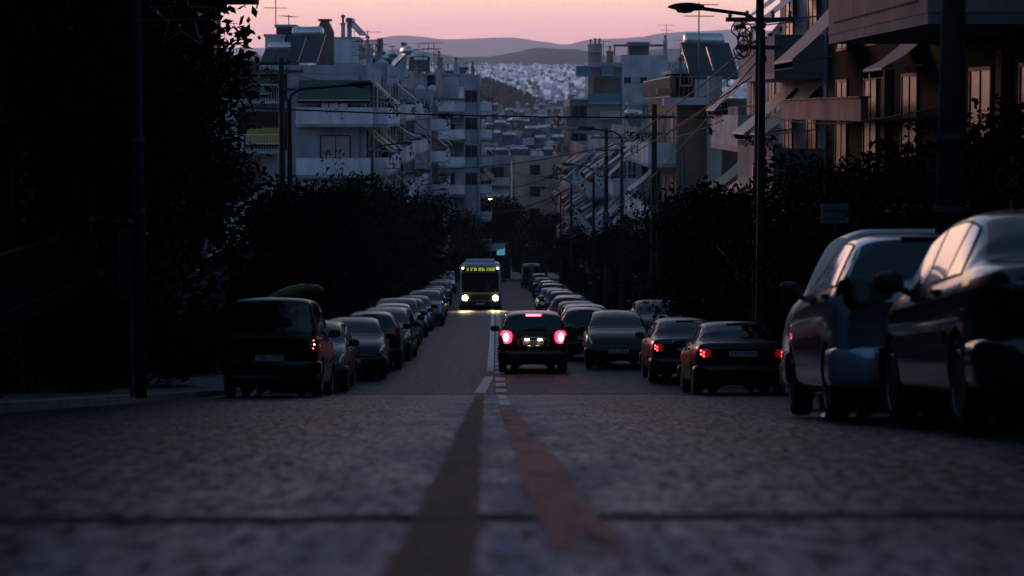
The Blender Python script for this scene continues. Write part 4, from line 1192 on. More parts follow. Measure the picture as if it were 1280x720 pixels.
cable('dark cable crossing the whole street below the skyline, left to right', P(300, 134, 84), P(952, 146, 84.5), 0.15, 0.03)
cable('cable crossing lower from the left lamp to the right poles', P(480, 210, 110), P(818, 168, 90), 0.5, 0.022)
cable('cable sagging from the right lamp post down past the stepped block', P(945, 50, 54), P(640, 215, 170), 1.4, 0.02)
cable('cable rising from the treetops to the tangle, below the sagging one', P(940, 96, 54), P(560, 262, 200), 1.6, 0.018)
cable('thin cable from the pole by the awnings toward the beige block', P(818, 140, 90), P(610, 232, 230), 1.2, 0.02)
cable('second thin cable beside it, a little lower', P(818, 152, 90), P(606, 246, 230), 1.2, 0.02)
cable('third thin cable under those two, ending near the lit lamp', P(818, 166, 90), P(606, 262, 230), 1.2, 0.02)
for k, (a, yA, qx, qy, qY, lab) in enumerate([((818, 133), 90, 690, 226, 190, 'highest cable of the bundle leaving the pole by the brown terrace block'), ((818, 160), 90, 655, 262, 215, 'lowest cable of the bundle leaving the pole by the brown terrace block'),
        ((758, 163), 120, 900, 120, 75, 'cable from the slimmer right pole back to the white house with pink awning'), ((758, 168), 120, 905, 150, 72, 'slack cable below it, reaching the same white house'),
        ((950, 60), 54, 826, 120, 108, 'cable from the right lamp post to the railed roof terrace'), ((952, 70), 54, 700, 300, 150, 'long slack cable dropping from the right lamp post to the treetops'), ((352, 96), 84, 300, 60, 70, 'short cable at the left, from the pole into the big tree'),
        ((505, 150), 190, 740, 190, 120, 'cable across the street between the corner balconies and the right lamps')]):
    cable(lab, P(a[0], a[1], yA), P(qx, qy, qY), 0.5 + 0.2 * (k % 3), 0.016)
cable('cable between the thick right pole and the right lamp post', P(1190, 128, 25), P(952, 140, 54), 0.25, 0.012)
cable('cable from the left lamp to the white left block', P(352, 88, 84), P(505, 100, 190), 0.6, 0.02)
mb = MB(); r = random.Random(8)
for k in range(7):
    pts = []
    x0, z0 = r.uniform(920, 946), r.uniform(34, 66)
    for i in range(16):
        a = i / 15 * 6.283 * r.uniform(0.95, 1.15) + k
        pts.append(P(x0 + (7 + 3 * r.random()) * math.cos(a), z0 + (9 + 5 * k % 4) * math.sin(a), 53.2 + 0.5 * math.sin(a + k)))
    mb.tube(pts, 0.016, 5)
tag(mb.build('cable_coil', M['cable'], smooth=True), 'tangled coil of dark cables hanging beside the right lamp post', 'cable coil')

# ------------------------------------------------------------------ signs, decoration and pavement clutter
def disc(mb, c, r, h, n=32, mi=0):
    mb.lathe([(r, 0), (r, h)], Matrix.Translation(c) @ Matrix.Rotation(math.pi / 2, 4, 'X'), n, mi)


x, y = PX(1267, 29.5), 29.5
t = thing('road_sign', 'round blue no stopping sign with a cross at the right edge', 'sign', (x, y, gz(y) + 0.13))
h = PZ(225, y) - gz(y) - 0.13
mb = MB(); mb.tube([(0, 0.04, 0), (0, 0.04, h + 0.3)], 0.03, 8); mb.build('post', M['metal'], t)
mb = MB(); disc(mb, (0, 0, h), 0.225, 0.012); disc_o = mb.build('plate', M['signblue'], t)
mb = MB(); T = Matrix.Translation((0, -0.014, h)) @ Matrix.Rotation(math.pi / 2, 4, 'X')
mb.lathe([(0.19, 0), (0.228, 0), (0.228, 0.004), (0.19, 0.004), (0.19, 0)], T, 32)
for a in (45, -45): mb.obox((0, -0.0155, h), (0.385, 0.004 + 0.001 * (a > 0), 0.042), Matrix.Rotation(R(a), 3, 'Y'))
mb.build('sign_cross', M['signred'], t).parent = disc_o


def plate_sign(label, px, py, Y, w, hh, m, rows, name='plate_sign', pr=0.03):
    x = PX(px, Y); z = gz(Y) + 0.13; h = PZ(py, Y) - z
    t = thing(name, label, 'sign', (x, Y, z))
    mb = MB(); mb.tube([(0, 0.05, 0), (0, 0.05, h + hh / 2)], pr, 8); mb.build('post', M['metal'], t)
    mb = MB(); mb.box((-w / 2, 0, h - hh / 2), (w / 2, 0.018, h + hh / 2)); p = mb.build('plate', m, t)
    r = random.Random(int(px)); mb = MB()
    for k, (zz, sz) in enumerate(rows):
        xx = -w * 0.36
        while xx < w * 0.36:
            q = r.uniform(0.4, 0.9) * sz
            mb.box((xx, -0.004, h + zz * hh - sz / 2), (xx + q * 0.55, -0.0005, h + zz * hh - sz / 2 + sz * r.choice([0.7, 1, 1]))); xx += q * 0.55 + sz * 0.22
    mb.build('lettering', M['ink'], t).parent = p
    return t


plate_sign('small pale rectangular sign with a dark line of lettering above the white van', 1045, 267, 40, 0.48, 0.34, M['signgrey'], [(0.12, 0.06), (-0.25, 0.04)])
plate_sign('dim long name sign on a post behind the silver hatchback', 1134, 261, 39, 0.70, 0.14, M['signgrey'], [(0, 0.06)])
plate_sign('dim narrow sign on the left pavement between the dark trunks', 160, 330, 31, 0.30, 0.9, M['signdim'], [(0.3, 0.05), (0.15, 0.05), (-0.2, 0.05)])
# star decoration on the left pole
sx, sy, sz_ = PX(228, 29.6), 29.6, PZ(22, 29.6)
pts = []
for k in range(11):
    a = math.pi / 2 + k * math.pi / 5; rr_ = 0.42 if k % 2 == 0 else 0.17
    pts.append((sx + rr_ * math.cos(a), sy, sz_ + rr_ * math.sin(a)))
t = thing('star_decoration', 'unlit wire star decoration hanging from the thin left pole', 'decoration', (sx, sy, sz_))
mb = MB(); mb.tube(pts, 0.011, 6); mb.build('star_outline', M['decor'], t, t.location)
mb = MB(); mb.tube([(PX(172, 30), 29.95, sz_ - 0.02), (sx + 0.45, sy + 0.03, sz_ - 0.02)], 0.012, 6); mb.tube([(PX(172, 30), 29.95, sz_ + 0.5), (sx, sy + 0.03, sz_ + 0.42)], 0.008, 5); mb.build('bracket', M['metal'], t, t.location)
# lit shop front at the street end
t = thing('shop_front', 'small teal lit shop front glowing under the trees at the street end', 'shop', (pw(626, 262), 262, gz(262)))
zc = PZ(312, 262); O = t.location
mb = MB(); mb.box((pw(616, 262), 262.2, O.z), (pw(638, 262), 265, PZ(303, 262))); mb.build('wall', WALL['dim'], t, O)
mb = MB(); mb.box((pw(621, 262), 262.1, PZ(319, 262)), (pw(631, 262), 262.19, PZ(306, 262))); mb.build('window', M['shoplit'], t, O)
mb = MB(); mb.add([(pw(612, 262), 262.1, PZ(304, 262)), (pw(632, 262), 262.1, PZ(304, 262)), (pw(630, 260), 260.6, PZ(310, 262)), (pw(598, 260), 260.6, PZ(316, 262))], [(0, 1, 2, 3)]); mb.build('canopy', AWN['white'], t, O)
# ------------------------------------------------------------------ cars
def pchip(pts):
    xs = [p[0] for p in pts]; ys = [p[1] for p in pts]; n = len(xs)
    h = [xs[i + 1] - xs[i] for i in range(n - 1)]; d = [(ys[i + 1] - ys[i]) / h[i] for i in range(n - 1)]
    m = [d[0]] + [0 if d[i - 1] * d[i] <= 0 else 2 * d[i - 1] * d[i] / (d[i - 1] + d[i]) for i in range(1, n - 1)] + [d[-1]]

    def f(x):
        if x <= xs[0]: return ys[0]
        if x >= xs[-1]: return ys[-1]
        i = 0
        while x > xs[i + 1]: i += 1
        t = (x - xs[i]) / h[i]
        return (ys[i] * (1 + 2 * t) * (1 - t) ** 2 + h[i] * m[i] * t * (1 - t) ** 2 + ys[i + 1] * t * t * (3 - 2 * t) + h[i] * m[i + 1] * t * t * (t - 1))
    return f


SPEC = {
    'sedan': dict(L=4.45, W=1.74, T=[(0, .90), (.03, .99), (.10, 1.03), (.45, 1.06), (.68, 1.08), (1.0, 1.27), (1.32, 1.41), (1.75, 1.46), (2.3, 1.455), (2.72, 1.385), (3.38, 1.03), (3.9, .94), (4.25, .82), (4.40, .68), (4.45, .60)],
                  sh=[(0, .86), (.08, .95), (.6, .99), (2.0, .955), (3.3, .93), (4.0, .84), (4.3, .70), (4.45, .55)],
                  wr=[(0, .70), (.6, .72), (.8, .66), (1.3, .57), (2.4, .57), (2.8, .62), (3.4, .72), (4.45, .55)],
                  rear_glass=(.74, 1.24), front_glass=(2.78, 3.32), side=[(1.02, 1.26, 1.52, 1.46), (1.58, 1.52, 2.28, 2.28), (2.36, 2.36, 3.24, 3.2)], tail=('wrap', .72, .90, .60), axles=(.92, 3.58), r=.31, plate=(.80, .11)),
    'hatch': dict(L=3.72, W=1.66, T=[(0, .93), (.03, 1.0), (.10, 1.08), (.26, 1.30), (.42, 1.44), (.75, 1.50), (1.30, 1.525), (1.72, 1.485), (2.05, 1.375), (2.62, 1.09), (3.2, .98), (3.55, .84), (3.68, .68), (3.72, .60)],
                  sh=[(0, .90), (.10, 1.03), (.5, 1.05), (2.0, 1.02), (2.62, .99), (3.2, .90), (3.55, .74), (3.72, .55)],
                  wr=[(0, .70), (.12, .68), (.4, .53), (1.6, .49), (2.05, .54), (2.62, .70), (3.72, .52)],
                  rear_glass=(.115, .40), front_glass=(1.82, 2.56), side=[(.42, .62, 1.22, 1.16), (1.30, 1.24, 2.50, 2.48)], tail=('oval', .86, 1.13, .33), axles=(.62, 3.02), r=.29, plate=(.66, .11)),
    'suv': dict(L=3.95, W=1.74, T=[(0, .98), (.03, 1.04), (.08, 1.09), (.22, 1.36), (.34, 1.51), (.7, 1.57), (1.5, 1.60), (2.05, 1.57), (2.35, 1.47), (2.95, 1.13), (3.45, 1.03), (3.75, .90), (3.9, .72), (3.95, .62)],
                sh=[(0, .94), (.08, 1.04), (.5, 1.04), (2.1, 1.0), (2.95, 1.0), (3.45, .93), (3.75, .78), (3.95, .56)],
                wr=[(0, .74), (.10, .72), (.36, .62), (1.8, .62), (2.3, .66), (2.95, .76), (3.95, .56)],
                rear_glass=(.095, .33), front_glass=(2.14, 2.88), side=[(.36, .50, .86, .84), (.94, .90, 1.62, 1.62), (1.70, 1.70, 2.84, 2.82)], tail=('block', .76, 1.10, .55), axles=(.72, 3.16), r=.32, plate=(.80, .12)),
    'wagon': dict(L=4.3, W=1.74, T=[(0, .90), (.03, 1.0), (.10, 1.07), (.34, 1.33), (.52, 1.44), (1.0, 1.50), (1.7, 1.51), (2.3, 1.49), (2.68, 1.40), (3.3, 1.06), (3.8, .95), (4.1, .82), (4.25, .66), (4.3, .58)],
                  sh=[(0, .86), (.1, 1.0), (.6, 1.0), (2.0, .97), (3.3, .95), (3.8, .87), (4.1, .72), (4.3, .54)],
                  wr=[(0, .70), (.12, .68), (.5, .58), (2.2, .58), (2.7, .63), (3.3, .73), (4.3, .54)],
                  rear_glass=(.13, .50), front_glass=(2.46, 3.24), side=[(.62, .80, 1.36, 1.34), (1.44, 1.42, 2.2, 2.2), (2.28, 2.28, 3.16, 3.12)], tail=('wrap', .74, .98, .5), axles=(.85, 3.48), r=.31, plate=(.62, .11)),
    'offroad': dict(L=4.5, W=1.84, T=[(0, 1.10), (.02, 1.14), (.05, 1.19), (.14, 1.55), (.22, 1.78), (.5, 1.86), (1.6, 1.88), (2.4, 1.86), (2.72, 1.76), (3.2, 1.28), (3.5, 1.20), (4.2, 1.13), (4.42, .98), (4.5, .80)],
                    sh=[(0, 1.05), (.05, 1.15), (.5, 1.16), (2.4, 1.14), (3.2, 1.14), (4.2, 1.05), (4.42, .90), (4.5, .72)],
                    wr=[(0, .80), (.06, .79), (.22, .69), (2.4, .69), (2.7, .72), (3.2, .80), (4.5, .74)],
                    rear_glass=(.062, .20), front_glass=(2.66, 3.16), side=[(.30, .36, 1.14, 1.12), (1.22, 1.2, 2.06, 2.06), (2.14, 2.14, 3.08, 3.06)], tail=('block', .85, 1.12, .62), axles=(.86, 3.62), r=.37, plate=(.72, .12)),
    'van': dict(L=4.9, W=1.92, T=[(0, 1.9), (.03, 2.08), (.12, 2.15), (1.5, 2.17), (4.0, 2.16), (4.26, 2.09), (4.42, 1.85), (4.63, 1.42), (4.80, 1.24), (4.88, .95), (4.9, .7)],
                sh=[(0, 1.15), (.5, 1.22), (3.9, 1.22), (4.63, 1.20), (4.80, 1.08), (4.88, .82), (4.9, .62)],
                wr=[(0, .78), (.2, .80), (4.0, .78), (4.63, .84), (4.9, .72)],
                rear_glass=None, front_glass=(4.30, 4.60), side=[(3.3, 3.3, 4.45, 4.3)], tail=('block', .8, 1.25, .80), axles=(.95, 3.95), r=.33, plate=(.65, .11)),
}


class Shape:
    def __init__(s, k):
        q = SPEC[k]; s.q = q; s.L = q['L']; s.W = q['W']; L = s.L
        s.T = pchip(q['T']); s.sh = pchip(q['sh']); s.wr = pchip(q['wr'])
        s.w = pchip([(0, .86), (.05, .915), (.14, .955), (.35, .985), (.8, 1), (L - .9, 1), (L - .35, .965), (L - .12, .90), (L, .78)])
        s.zb = pchip([(0, .34), (.25, .24), (.6, .20), (L - .7, .20), (L - .25, .22), (L, .30)])

    def hw(s, y): return s.w(y) * s.W / 2

    def section(s, y):
        w = s.hw(y); zb = s.zb(y); sh = s.sh(y); T = max(s.T(y), sh + .02); wr = min(s.wr(y), w * .9); g = T - sh
        e = min(1, g / .3)
        rail_z = T - min(.075, .42 * g); rail_x = wr + .035 * e + (w * .9 - wr) * (1 - e) * .55
        return [(0, zb), (w * .80, zb), (w * .965, zb + .10), (w, .30 * sh + .27), (w * .998, sh - .11), (w * .945, sh - .005), (rail_x, rail_z), (wr * .74, T - min(.018, .12 * g)), (0, T)]

    def pt(s, y, u, side=1):
        p = s.section(y); i = min(7, int(u)); t = u - i
        def tan(k):
            if k <= 0 or k >= 8: return (p[min(8, k + 1)][0] - p[max(0, k - 1)][0], 0)
            f = .5
            a = ((p[k][0] - p[k - 1][0]), (p[k][1] - p[k - 1][1])); b = ((p[k + 1][0] - p[k][0]), (p[k + 1][1] - p[k][1]))
            la = math.hypot(*a) + 1e-6; lb = math.hypot(*b) + 1e-6
            q = min(la, lb)
            return ((a[0] / la + b[0] / lb) * q * f, (a[1] / la + b[1] / lb) * q * f)
        m0 = tan(i); m1 = tan(i + 1); h = []
        for c in (0, 1):
            h.append(p[i][c] * (1 + 2 * t) * (1 - t) ** 2 + m0[c] * t * (1 - t) ** 2 + p[i + 1][c] * t * t * (3 - 2 * t) + m1[c] * t * t * (t - 1))
        return Vector((side * max(0, h[0]), y, h[1]))

    def nrm(s, y, u, side=1):
        e = .01
        a = s.pt(min(s.L, y + e), u, side) - s.pt(max(0, y - e), u, side)
        b = s.pt(y, min(8, u + e), side) - s.pt(y, max(0, u - e), side)
        n = a.cross(b)
        if n.length < 1e-9: return Vector((0, 0, 1))
        n.normalize()
        o = Vector((side, 0, 0)) if u < 6.5 else Vector((0, 0, 1))
        return n if n.dot(o) > 0 else -n


def car_mesh_parts(k):
    """returns list of (name, mesh or builder, parent index) for one kind of car, rear at y=0"""
    s = Shape(k); q = s.q; L = s.L; parts = []
    ra = q['r'] + .045
    # body
    ys = [0, .012, .03, .055, .09, .13, .18, .24] + frange(.30, L - .34, .055)[0:] + [L - .26, L - .19, L - .13, L - .08, L - .045, L - .02, L]
    us = [u for u in frange(0, 1, .34)] + frange(1, 3, .2)[1:] + frange(3, 8, .2)[1:]
    nu = len(us)
    mb = MB(); idx = {}
    for i, y in enumerate(ys):
        for j, u in enumerate(us):
            p = s.pt(y, u)
            idx[(i, j, 1)] = len(mb.v); mb.v.append(tuple(p))
            if 0 < j < nu - 1: idx[(i, j, -1)] = len(mb.v); mb.v.append((-p.x, p.y, p.z))
            else: idx[(i, j, -1)] = idx[(i, j, 1)]
    inside = set(); snapped = {}
    for vi, v in enumerate(mb.v):
        for ay in q['axles']:
            if abs(v[0]) > .45 * s.W / 2:
                dy, dz = v[1] - ay, v[2] - q['r']; d = math.hypot(dy, dz)
                if d < ra:
                    inside.add(vi); d = max(d, 1e-4); snapped[vi] = (v[0], ay + dy / d * ra, q['r'] + dz / d * ra)
    for i in range(len(ys) - 1):
        for j in range(nu - 1):
            for sd in (1, -1):
                f = [idx[(i, j, sd)], idx[(i + 1, j, sd)], idx[(i + 1, j + 1, sd)], idx[(i, j + 1, sd)]]
                if sd > 0: f = f[::-1]
                if all(a in inside for a in f): continue
                f2 = []
                for a in f:
                    if a not in f2: f2.append(a)
                if len(f2) > 2: mb.f.append(tuple(f2)); mb.mi.append(0)
    for vi, p in snapped.items(): mb.v[vi] = p
    for i in (0, len(ys) - 1):
        for j in range(nu - 1):
            f = [idx[(i, j, 1)], idx[(i, j + 1, 1)], idx[(i, j + 1, -1)], idx[(i, j, -1)]]
            f2 = []
            for a in f:
                if a not in f2: f2.append(a)
            if i: f2 = f2[::-1]
            if len(f2) > 2: mb.f.append(tuple(f2)); mb.mi.append(0)
    parts.append(('body', mb, 'PAINT', True, None))
    # wheel housings
    for ay in q['axles']:
        for sd in (-1, 1):
            mb = MB(); rows = []
            for a in frange(-.25, math.pi + .25, .16):
                rows.append([(sd * x, ay + (ra + .012) * math.cos(a), q['r'] + (ra + .012) * math.sin(a)) for x in (.42 * s.W, .24 * s.W)])
            mb.grid(rows)
            mb.box((sd * .24 * s.W, ay - ra, .15), (sd * .235 * s.W, ay + ra, q['r'] + ra))
            parts.append(('wheel_housing', mb, M['black'], False, None))

    def patch(c, u0, u1, sides=(1, -1), off=.006, ny=10, nv=6, full=False):
        b = MB()
        def row(v, sd):
            u = u0 + (u1 - u0) * v
            y0 = c[0] + (c[1] - c[0]) * v; y1 = c[3] + (c[2] - c[3]) * v if False else c[2] + (c[3] - c[2]) * v
            return [s.pt(y0 + (y1 - y0) * i / ny, u, sd) + s.nrm(y0 + (y1 - y0) * i / ny, u, sd) * off for i in range(ny + 1)]
        if full:
            rows = [row(j / nv, 1) for j in range(nv + 1)]
            rows += [[Vector((-p.x, p.y, p.z)) for p in rw] for rw in rows[-2::-1]]
            b.grid(rows)
        else:
            for sd in sides: b.grid([row(j / nv, sd) for j in range(nv + 1)])
        return b
    if q['rear_glass']:
        a, c = q['rear_glass']
        parts.append(('rear_window', patch((a, a, c, c), 6.16, 8, full=True, nv=8), M['glass'], True, None))
    else:
        mb = MB()
        for sd in (-1, 1): mb.box((sd * .1, -.012, 1.28), (sd * .66, .01, 1.85))
        parts.append(('rear_window', mb, M['glass'], False, None))
    a, c = q['front_glass']
    parts.append(('windscreen', patch((a, a, c, c), 6.16, 8, full=True, nv=8), M['glass'], True, None))
    for sd in (1, -1):
        for (b0, t0, b1, t1) in q['side']:
            parts.append(('side_window', patch((b0, t0, b1, t1), 5.14, 5.88, sides=(sd,), off=.006, ny=12), M['glass'], True, None))
    # dark window surround and side moulding, door gaps
    for sd in (1, -1):
        d0, d1 = q['side'][0], q['side'][-1]
        parts.append(('window_surround', patch((d0[0] - .07, d0[1] - .06, d1[2] + .05, d1[3] + .05), 5.06, 5.95, sides=(sd,), off=.0028, ny=30), M['blackplastic'], True, None))
        y0 = q['axles'][0] + ra + .03; y1 = q['axles'][1] - ra - .03
        parts.append(('side_moulding', patch((y0, y0, y1, y1), 3.0, 3.28, sides=(sd,), off=.014, ny=14, nv=3), M['blackplastic'], True, None))
        ds = q['side']
        for yy in {round(x, 2) for d in ds[-2:] for x in ((d[0] + d[1]) / 2 - .04, )} | {round(ds[-1][2] - .02, 2)}:
            parts.append(('door_gap', patch((yy, yy, yy + .012, yy + .012), 1.9, 5.05, sides=(sd,), off=.0022, ny=1, nv=14), M['ink'], False, None))
        for d in ds[-2:] if len(ds) > 1 else ds:
            h = MB(); yy = (d[0] + d[1]) / 2 + .12; p = s.pt(yy, 4.45, sd)
            h.box((p.x - sd * .01, yy - .09, p.z - .015), (p.x + sd * .035, yy + .09, p.z + .018))
            parts.append(('door_handle', h, M['blackplastic'], False, None))
        yy = q['side'][-1][2] - .16; p = s.pt(yy, 5.12, sd); m_ = MB()
        T = Matrix.Translation(p + Vector((sd * .14, 0, .07))) @ Matrix.Diagonal((.12, .075, .085, 1))
        m_.lathe([(.02, -1), (.6, -.85), (.95, -.4), (1, 0), (.95, .5), (.6, .9), (.02, 1)], T, 14)
        m_.tube([p, p + Vector((sd * .08, 0, .045))], .025, 6)
        parts.append(('mirror', m_, M['blackplastic'], True, None))
    # bumpers
    def bumper(front):
        W = s.hw(.8) + .012; rc = .30; yb = -.055; yend = .50
        pts = [(W, yend), (W, .32)]
        for a in frange(0, math.pi / 2, .2): pts.append((W - rc + rc * math.cos(a), yb + rc - rc * math.sin(a) + .0))
        pts = pts + [(W * .3, yb - .012), (0, yb - .015)]
        pts = pts + [(-x, y) for x, y in pts[-2::-1]]
        z0, z1 = (.27, .58) if k != 'offroad' else (.42, .68)
        prof = [(-.05, z0), (-.008, z0 + .02), (.012, z0 + .07), (.014, z1 - .10), (.004, z1 - .03), (-.05, z1)]
        rows = []; n = len(pts)
        for i, (x, y) in enumerate(pts):
            a = Vector(pts[max(0, i - 1)]); b_ = Vector(pts[min(n - 1, i + 1)]); t = (b_ - a).normalized(); nr = Vector((-t.y, t.x))
            if nr.dot(Vector((x, y - .6))) < 0: nr = -nr
            rows.append([(x + nr.x * o, (y + nr.y * o), z) for o, z in prof])
        b = MB()
        if front: rows = [[(x, L - .03 - y * .9, z) for x, y, z in rw] for rw in rows]
        b.grid(rows); return b
    parts.append(('rear_bumper', bumper(False), 'BUMPER', True, None))
    parts.append(('front_bumper', bumper(True), 'BUMPER', True, None))
    # tail lamps
    kind, z0, z1, xin = q['tail']
    for sd in (1, -1):
        b = MB(); rows = []
        ang = []
        zs = frange(0, 1, .125)
        path = [(xin, -.018), (xin + (s.hw(0) - xin) * .5, -.02), (s.hw(0) - .02, -.018), (s.hw(0) + .008, .0), (s.hw(.05) + .010, .05), (s.hw(.12) + .010, .12), (s.hw(.22) + .011, .20)]
        if kind == 'block': path = path[:-1]
        for v in zs:
            z = z0 + (z1 - z0) * v; row = []
            e = math.sin(math.pi * v) ** .5 if kind == 'oval' else max(.55, (1 - abs(2 * v - 1) ** 4) ** .25)
            for n_, (x, y) in enumerate(path):
                tpar = n_ / (len(path) - 1)
                if True:
                    tm = .5 + (tpar - .5) * max(.15, e); fi = tm * (len(path) - 1); i0 = min(len(path) - 2, int(fi)); ff = fi - i0
                    x = path[i0][0] + (path[i0 + 1][0] - path[i0][0]) * ff; y = path[i0][1] + (path[i0 + 1][1] - path[i0][1]) * ff
                fall = .985 - .06 * max(0, (z - .72)) * (1 if kind != 'wrap' else .5)
                off = .0 if 0 < v < 1 else -.02
                row.append((sd * (x * fall + off * (y > 0.01)), y - off * (y <= 0.01) + max(0, z - s.T(0) + .0) * .42, z))
            rows.append(row)
        b.grid(rows)
        parts.append(('tail_lamp', b, 'TAIL', True, None))
    # head lamps
    for sd in (1, -1):
        b = patch((L - .42, L - .34, L - .05, L - .10), 4.15, 5.5, sides=(sd,), off=.012, ny=8, nv=6)
        parts.append(('head_lamp', b, M['lens_clear'], True, None))
    zg = s.T(L) - .05
    b = MB(); b.box((-.42, L - .01, zg - .17), (.42, L + .012, zg - .02)); parts.append(('grille', b, M['blackplastic'], False, None))
    pz, ph = q['plate']
    b = MB(); b.box((-.26, -.035 if pz > .6 else -.075, pz - ph / 2), (.26, -.012, pz + ph / 2)); parts.append(('licence_plate', b, M['plate'], False, 'rear'))
    b = MB(); b.box((-.26, L + .045, .42), (.26, L + .062, .53)); parts.append(('licence_plate', b, M['plate'], False, 'front'))
    # third brake lamp
    yb_ = (q['rear_glass'][1] + .02) if q['rear_glass'] else .05
    b = MB(); p = s.pt(yb_, 8); b.box((-.19, p.y - .06, p.z - .085), (.21, p.y + .04, p.z + .012)); parts.append(('brake_light', b, M['lens_dark'], False, None))
    return s, parts


PLATE_TXT = {}


def text_mesh(txt, size):
    cu = bpy.data.curves.new('plate text', 'FONT'); cu.body = txt; cu.size = size; cu.align_x = 'CENTER'; cu.align_y = 'CENTER'; cu.extrude = 0.001
    o = bpy.data.objects.new('tmp', cu); C.objects.link(o)
    me = bpy.data.meshes.new_from_object(o.evaluated_get(bpy.context.evaluated_depsgraph_get()))
    me.materials.clear(); me.materials.append(M['ink'])
    bpy.data.objects.remove(o)
    return me


def wheel_meshes(r):
    t = MB(); wd = .195
    Mx = Matrix.Rotation(math.pi / 2, 4, 'Y')
    t.lathe([(r * .66, -wd / 2 + .01), (r * .80, -wd / 2), (r * .95, -wd / 2 + .012), (r, -wd / 2 + .05), (r, wd / 2 - .05), (r * .95, wd / 2 - .012), (r * .80, wd / 2), (r * .66, wd / 2 - .01)], Mx, 32)
    a = MB(); a.lathe([(r * .69, -.05), (r * .69, wd / 2 - .015), (r * .655, wd / 2 - .005), (r * .64, wd / 2 - .03), (r * .60, wd / 2 - .06), (r * .12, wd / 2 - .055), (r * .10, wd / 2 - .02), (.001, wd / 2 - .015)], Mx, 32)
    for k in range(6):
        an = 6.283 * k / 6
        Mr = Matrix.Rotation(an, 3, 'X')
        a.obox(Mr @ Vector((wd / 2 - .032, 0, r * .37)), (.03, r * .17, r * .56), Mr)
    return t.mesh('tyre', M['black'], smooth=True), a.mesh('rim', M['rim'], smooth=False)


CARS = {}
PARTMESH = {}


def car_proto(k):
    if k in PARTMESH: return PARTMESH[k]
    s, parts = car_mesh_parts(k)
    out = []
    for nm, mb, m, sm, ex in parts:
        mm = m if not isinstance(m, str) else {'PAINT': PAINT['black'], 'BUMPER': M['blackplastic'], 'TAIL': M['lens_red']}[m]
        out.append((nm, mb.mesh(nm, mm, smooth=sm), m if isinstance(m, str) else None, ex))
    PARTMESH[k] = (s, out, wheel_meshes(s.q['r']))
    return PARTMESH[k]


GC_L = 'cars parked along the left kerb'; GC_R = 'cars parked along the right kerb'


def slope(y): return math.atan((gz(y + 2) - gz(y - 2)) / 4)


def setmat(o, m):
    o.material_slots[0].link = 'OBJECT'; o.material_slots[0].material = m


def car(label, k, color, x, y, away=True, group=None, bumper=None, tail=None, name='parked_car', cat='car', yawd=0.0, plate='YKB 4172', height=1.0, width=1.0, drop=0.0):
    """y is the car's end nearest the camera"""
    s, out, (tm, rm) = car_proto(k)
    L = s.L
    yc = y + L / 2
    z = gz(yc) + 0.008 + drop
    # with both ends resting on the graded road
    sl = math.atan((gz(y + L - .6) - gz(y + .6)) / (L - 1.2))
    yawd += (random.Random(int(y * 10)).uniform(-1.8, 1.8) if y > 48 and name == 'parked_car' else 0); x += (random.Random(int(y * 7)).uniform(-.16, .16) if y > 62 and name == 'parked_car' else 0)
    rot = (Matrix.Rotation(sl, 3, 'X') @ Matrix.Rotation((0 if away else math.pi) + R(yawd), 3, 'Z')).to_euler()
    t = thing(name, label, cat, (x, yc, (gz(y + .6) + gz(y + L - .6)) / 2 + 0.008 + drop), rot, group)
    t.scale = (width, 1, height)
    off = Vector((0, -L / 2, 0))
    for nm, me, role, ex in out:
        o = link(nm, me, t, off)
        if role == 'PAINT': setmat(o, PAINT[color])
        elif role == 'BUMPER' and bumper: setmat(o, bumper)
        elif role == 'TAIL' and tail: setmat(o, tail)
        if (y > 30 and nm in ('windscreen', 'rear_window', 'side_window')) or (y < 24 and nm == 'rear_window'): setmat(o, M['glass_dark'])
        if ex:
            key = (plate, ex)
            if key not in PLATE_TXT: PLATE_TXT[key] = text_mesh(plate, .115)
            tx = link('plate_number', PLATE_TXT[key], o)
            b = [v.co for v in me.vertices]; zc = sum(v.z for v in b) / len(b)
            if ex == 'rear': tx.location = (0, min(v.y for v in b) - .002, zc); tx.rotation_euler = (math.pi / 2, 0, 0)
            else: tx.location = (0, max(v.y for v in b) + .002, zc); tx.rotation_euler = (math.pi / 2, 0, math.pi)
    for ay in s.q['axles']:
        for sd in (1, -1):
            w = bpy.data.objects.new('wheel', tm); C.objects.link(w); w.parent = t
            w.location = off + Vector((sd * (s.W / 2 - .105), ay, s.q['r'])); w.rotation_euler = (0, 0, 0 if sd > 0 else math.pi)
            rr_ = bpy.data.objects.new('rim', rm); C.objects.link(rr_); rr_.parent = w
    return t


# right row, from the camera down the hill
c1 = car('dark sedan at the right edge, sky mirrored in its side windows, nearest parked car', 'sedan', 'gloss', 4.02, 14.75, True, GC_R, bumper=PAINT['gloss'], tail=M['lens_dark'], plate='ZHY 2816', height=1.09, drop=0.02)
c2 = car('silver hatchback with dark oval tail lamps parked in front of the dark sedan', 'hatch', 'bright', 3.76, 19.75, True, GC_R, bumper=PAINT['bright'], tail=M['lens_dark'], plate='YPT 6403', height=1.11, drop=0.01)
c3 = car('white van nosing out toward the road, mostly hidden behind the silver hatchback', 'van', 'white', 6.02, 25.45, True, GC_R, yawd=90, name='parked_van', cat='van', plate='IKZ 7350')
c4 = car('black sedan with red tail lamps, left of the silver hatchback', 'sedan', 'black', 4.92, 45.6, True, GC_R, bumper=PAINT['black'], tail=M['lens_lit'], plate='ZXT 5092', height=1.03, width=1.08)
c5 = car('dark sedan with pale roof and glinting red tail lamp beside the black sedan', 'sedan', 'grey', 4.5, 53.4, True, GC_R, bumper=PAINT['charcoal'], tail=M['lens_lit'], plate='YMN 3381', height=1.02)
c6 = car('maroon car facing uphill with a glinting head lamp, right of the braking hatchback', 'wagon', 'maroon', 3.32, 60.8, False, GC_R, bumper=PAINT['maroon'], plate='IOE 2264')
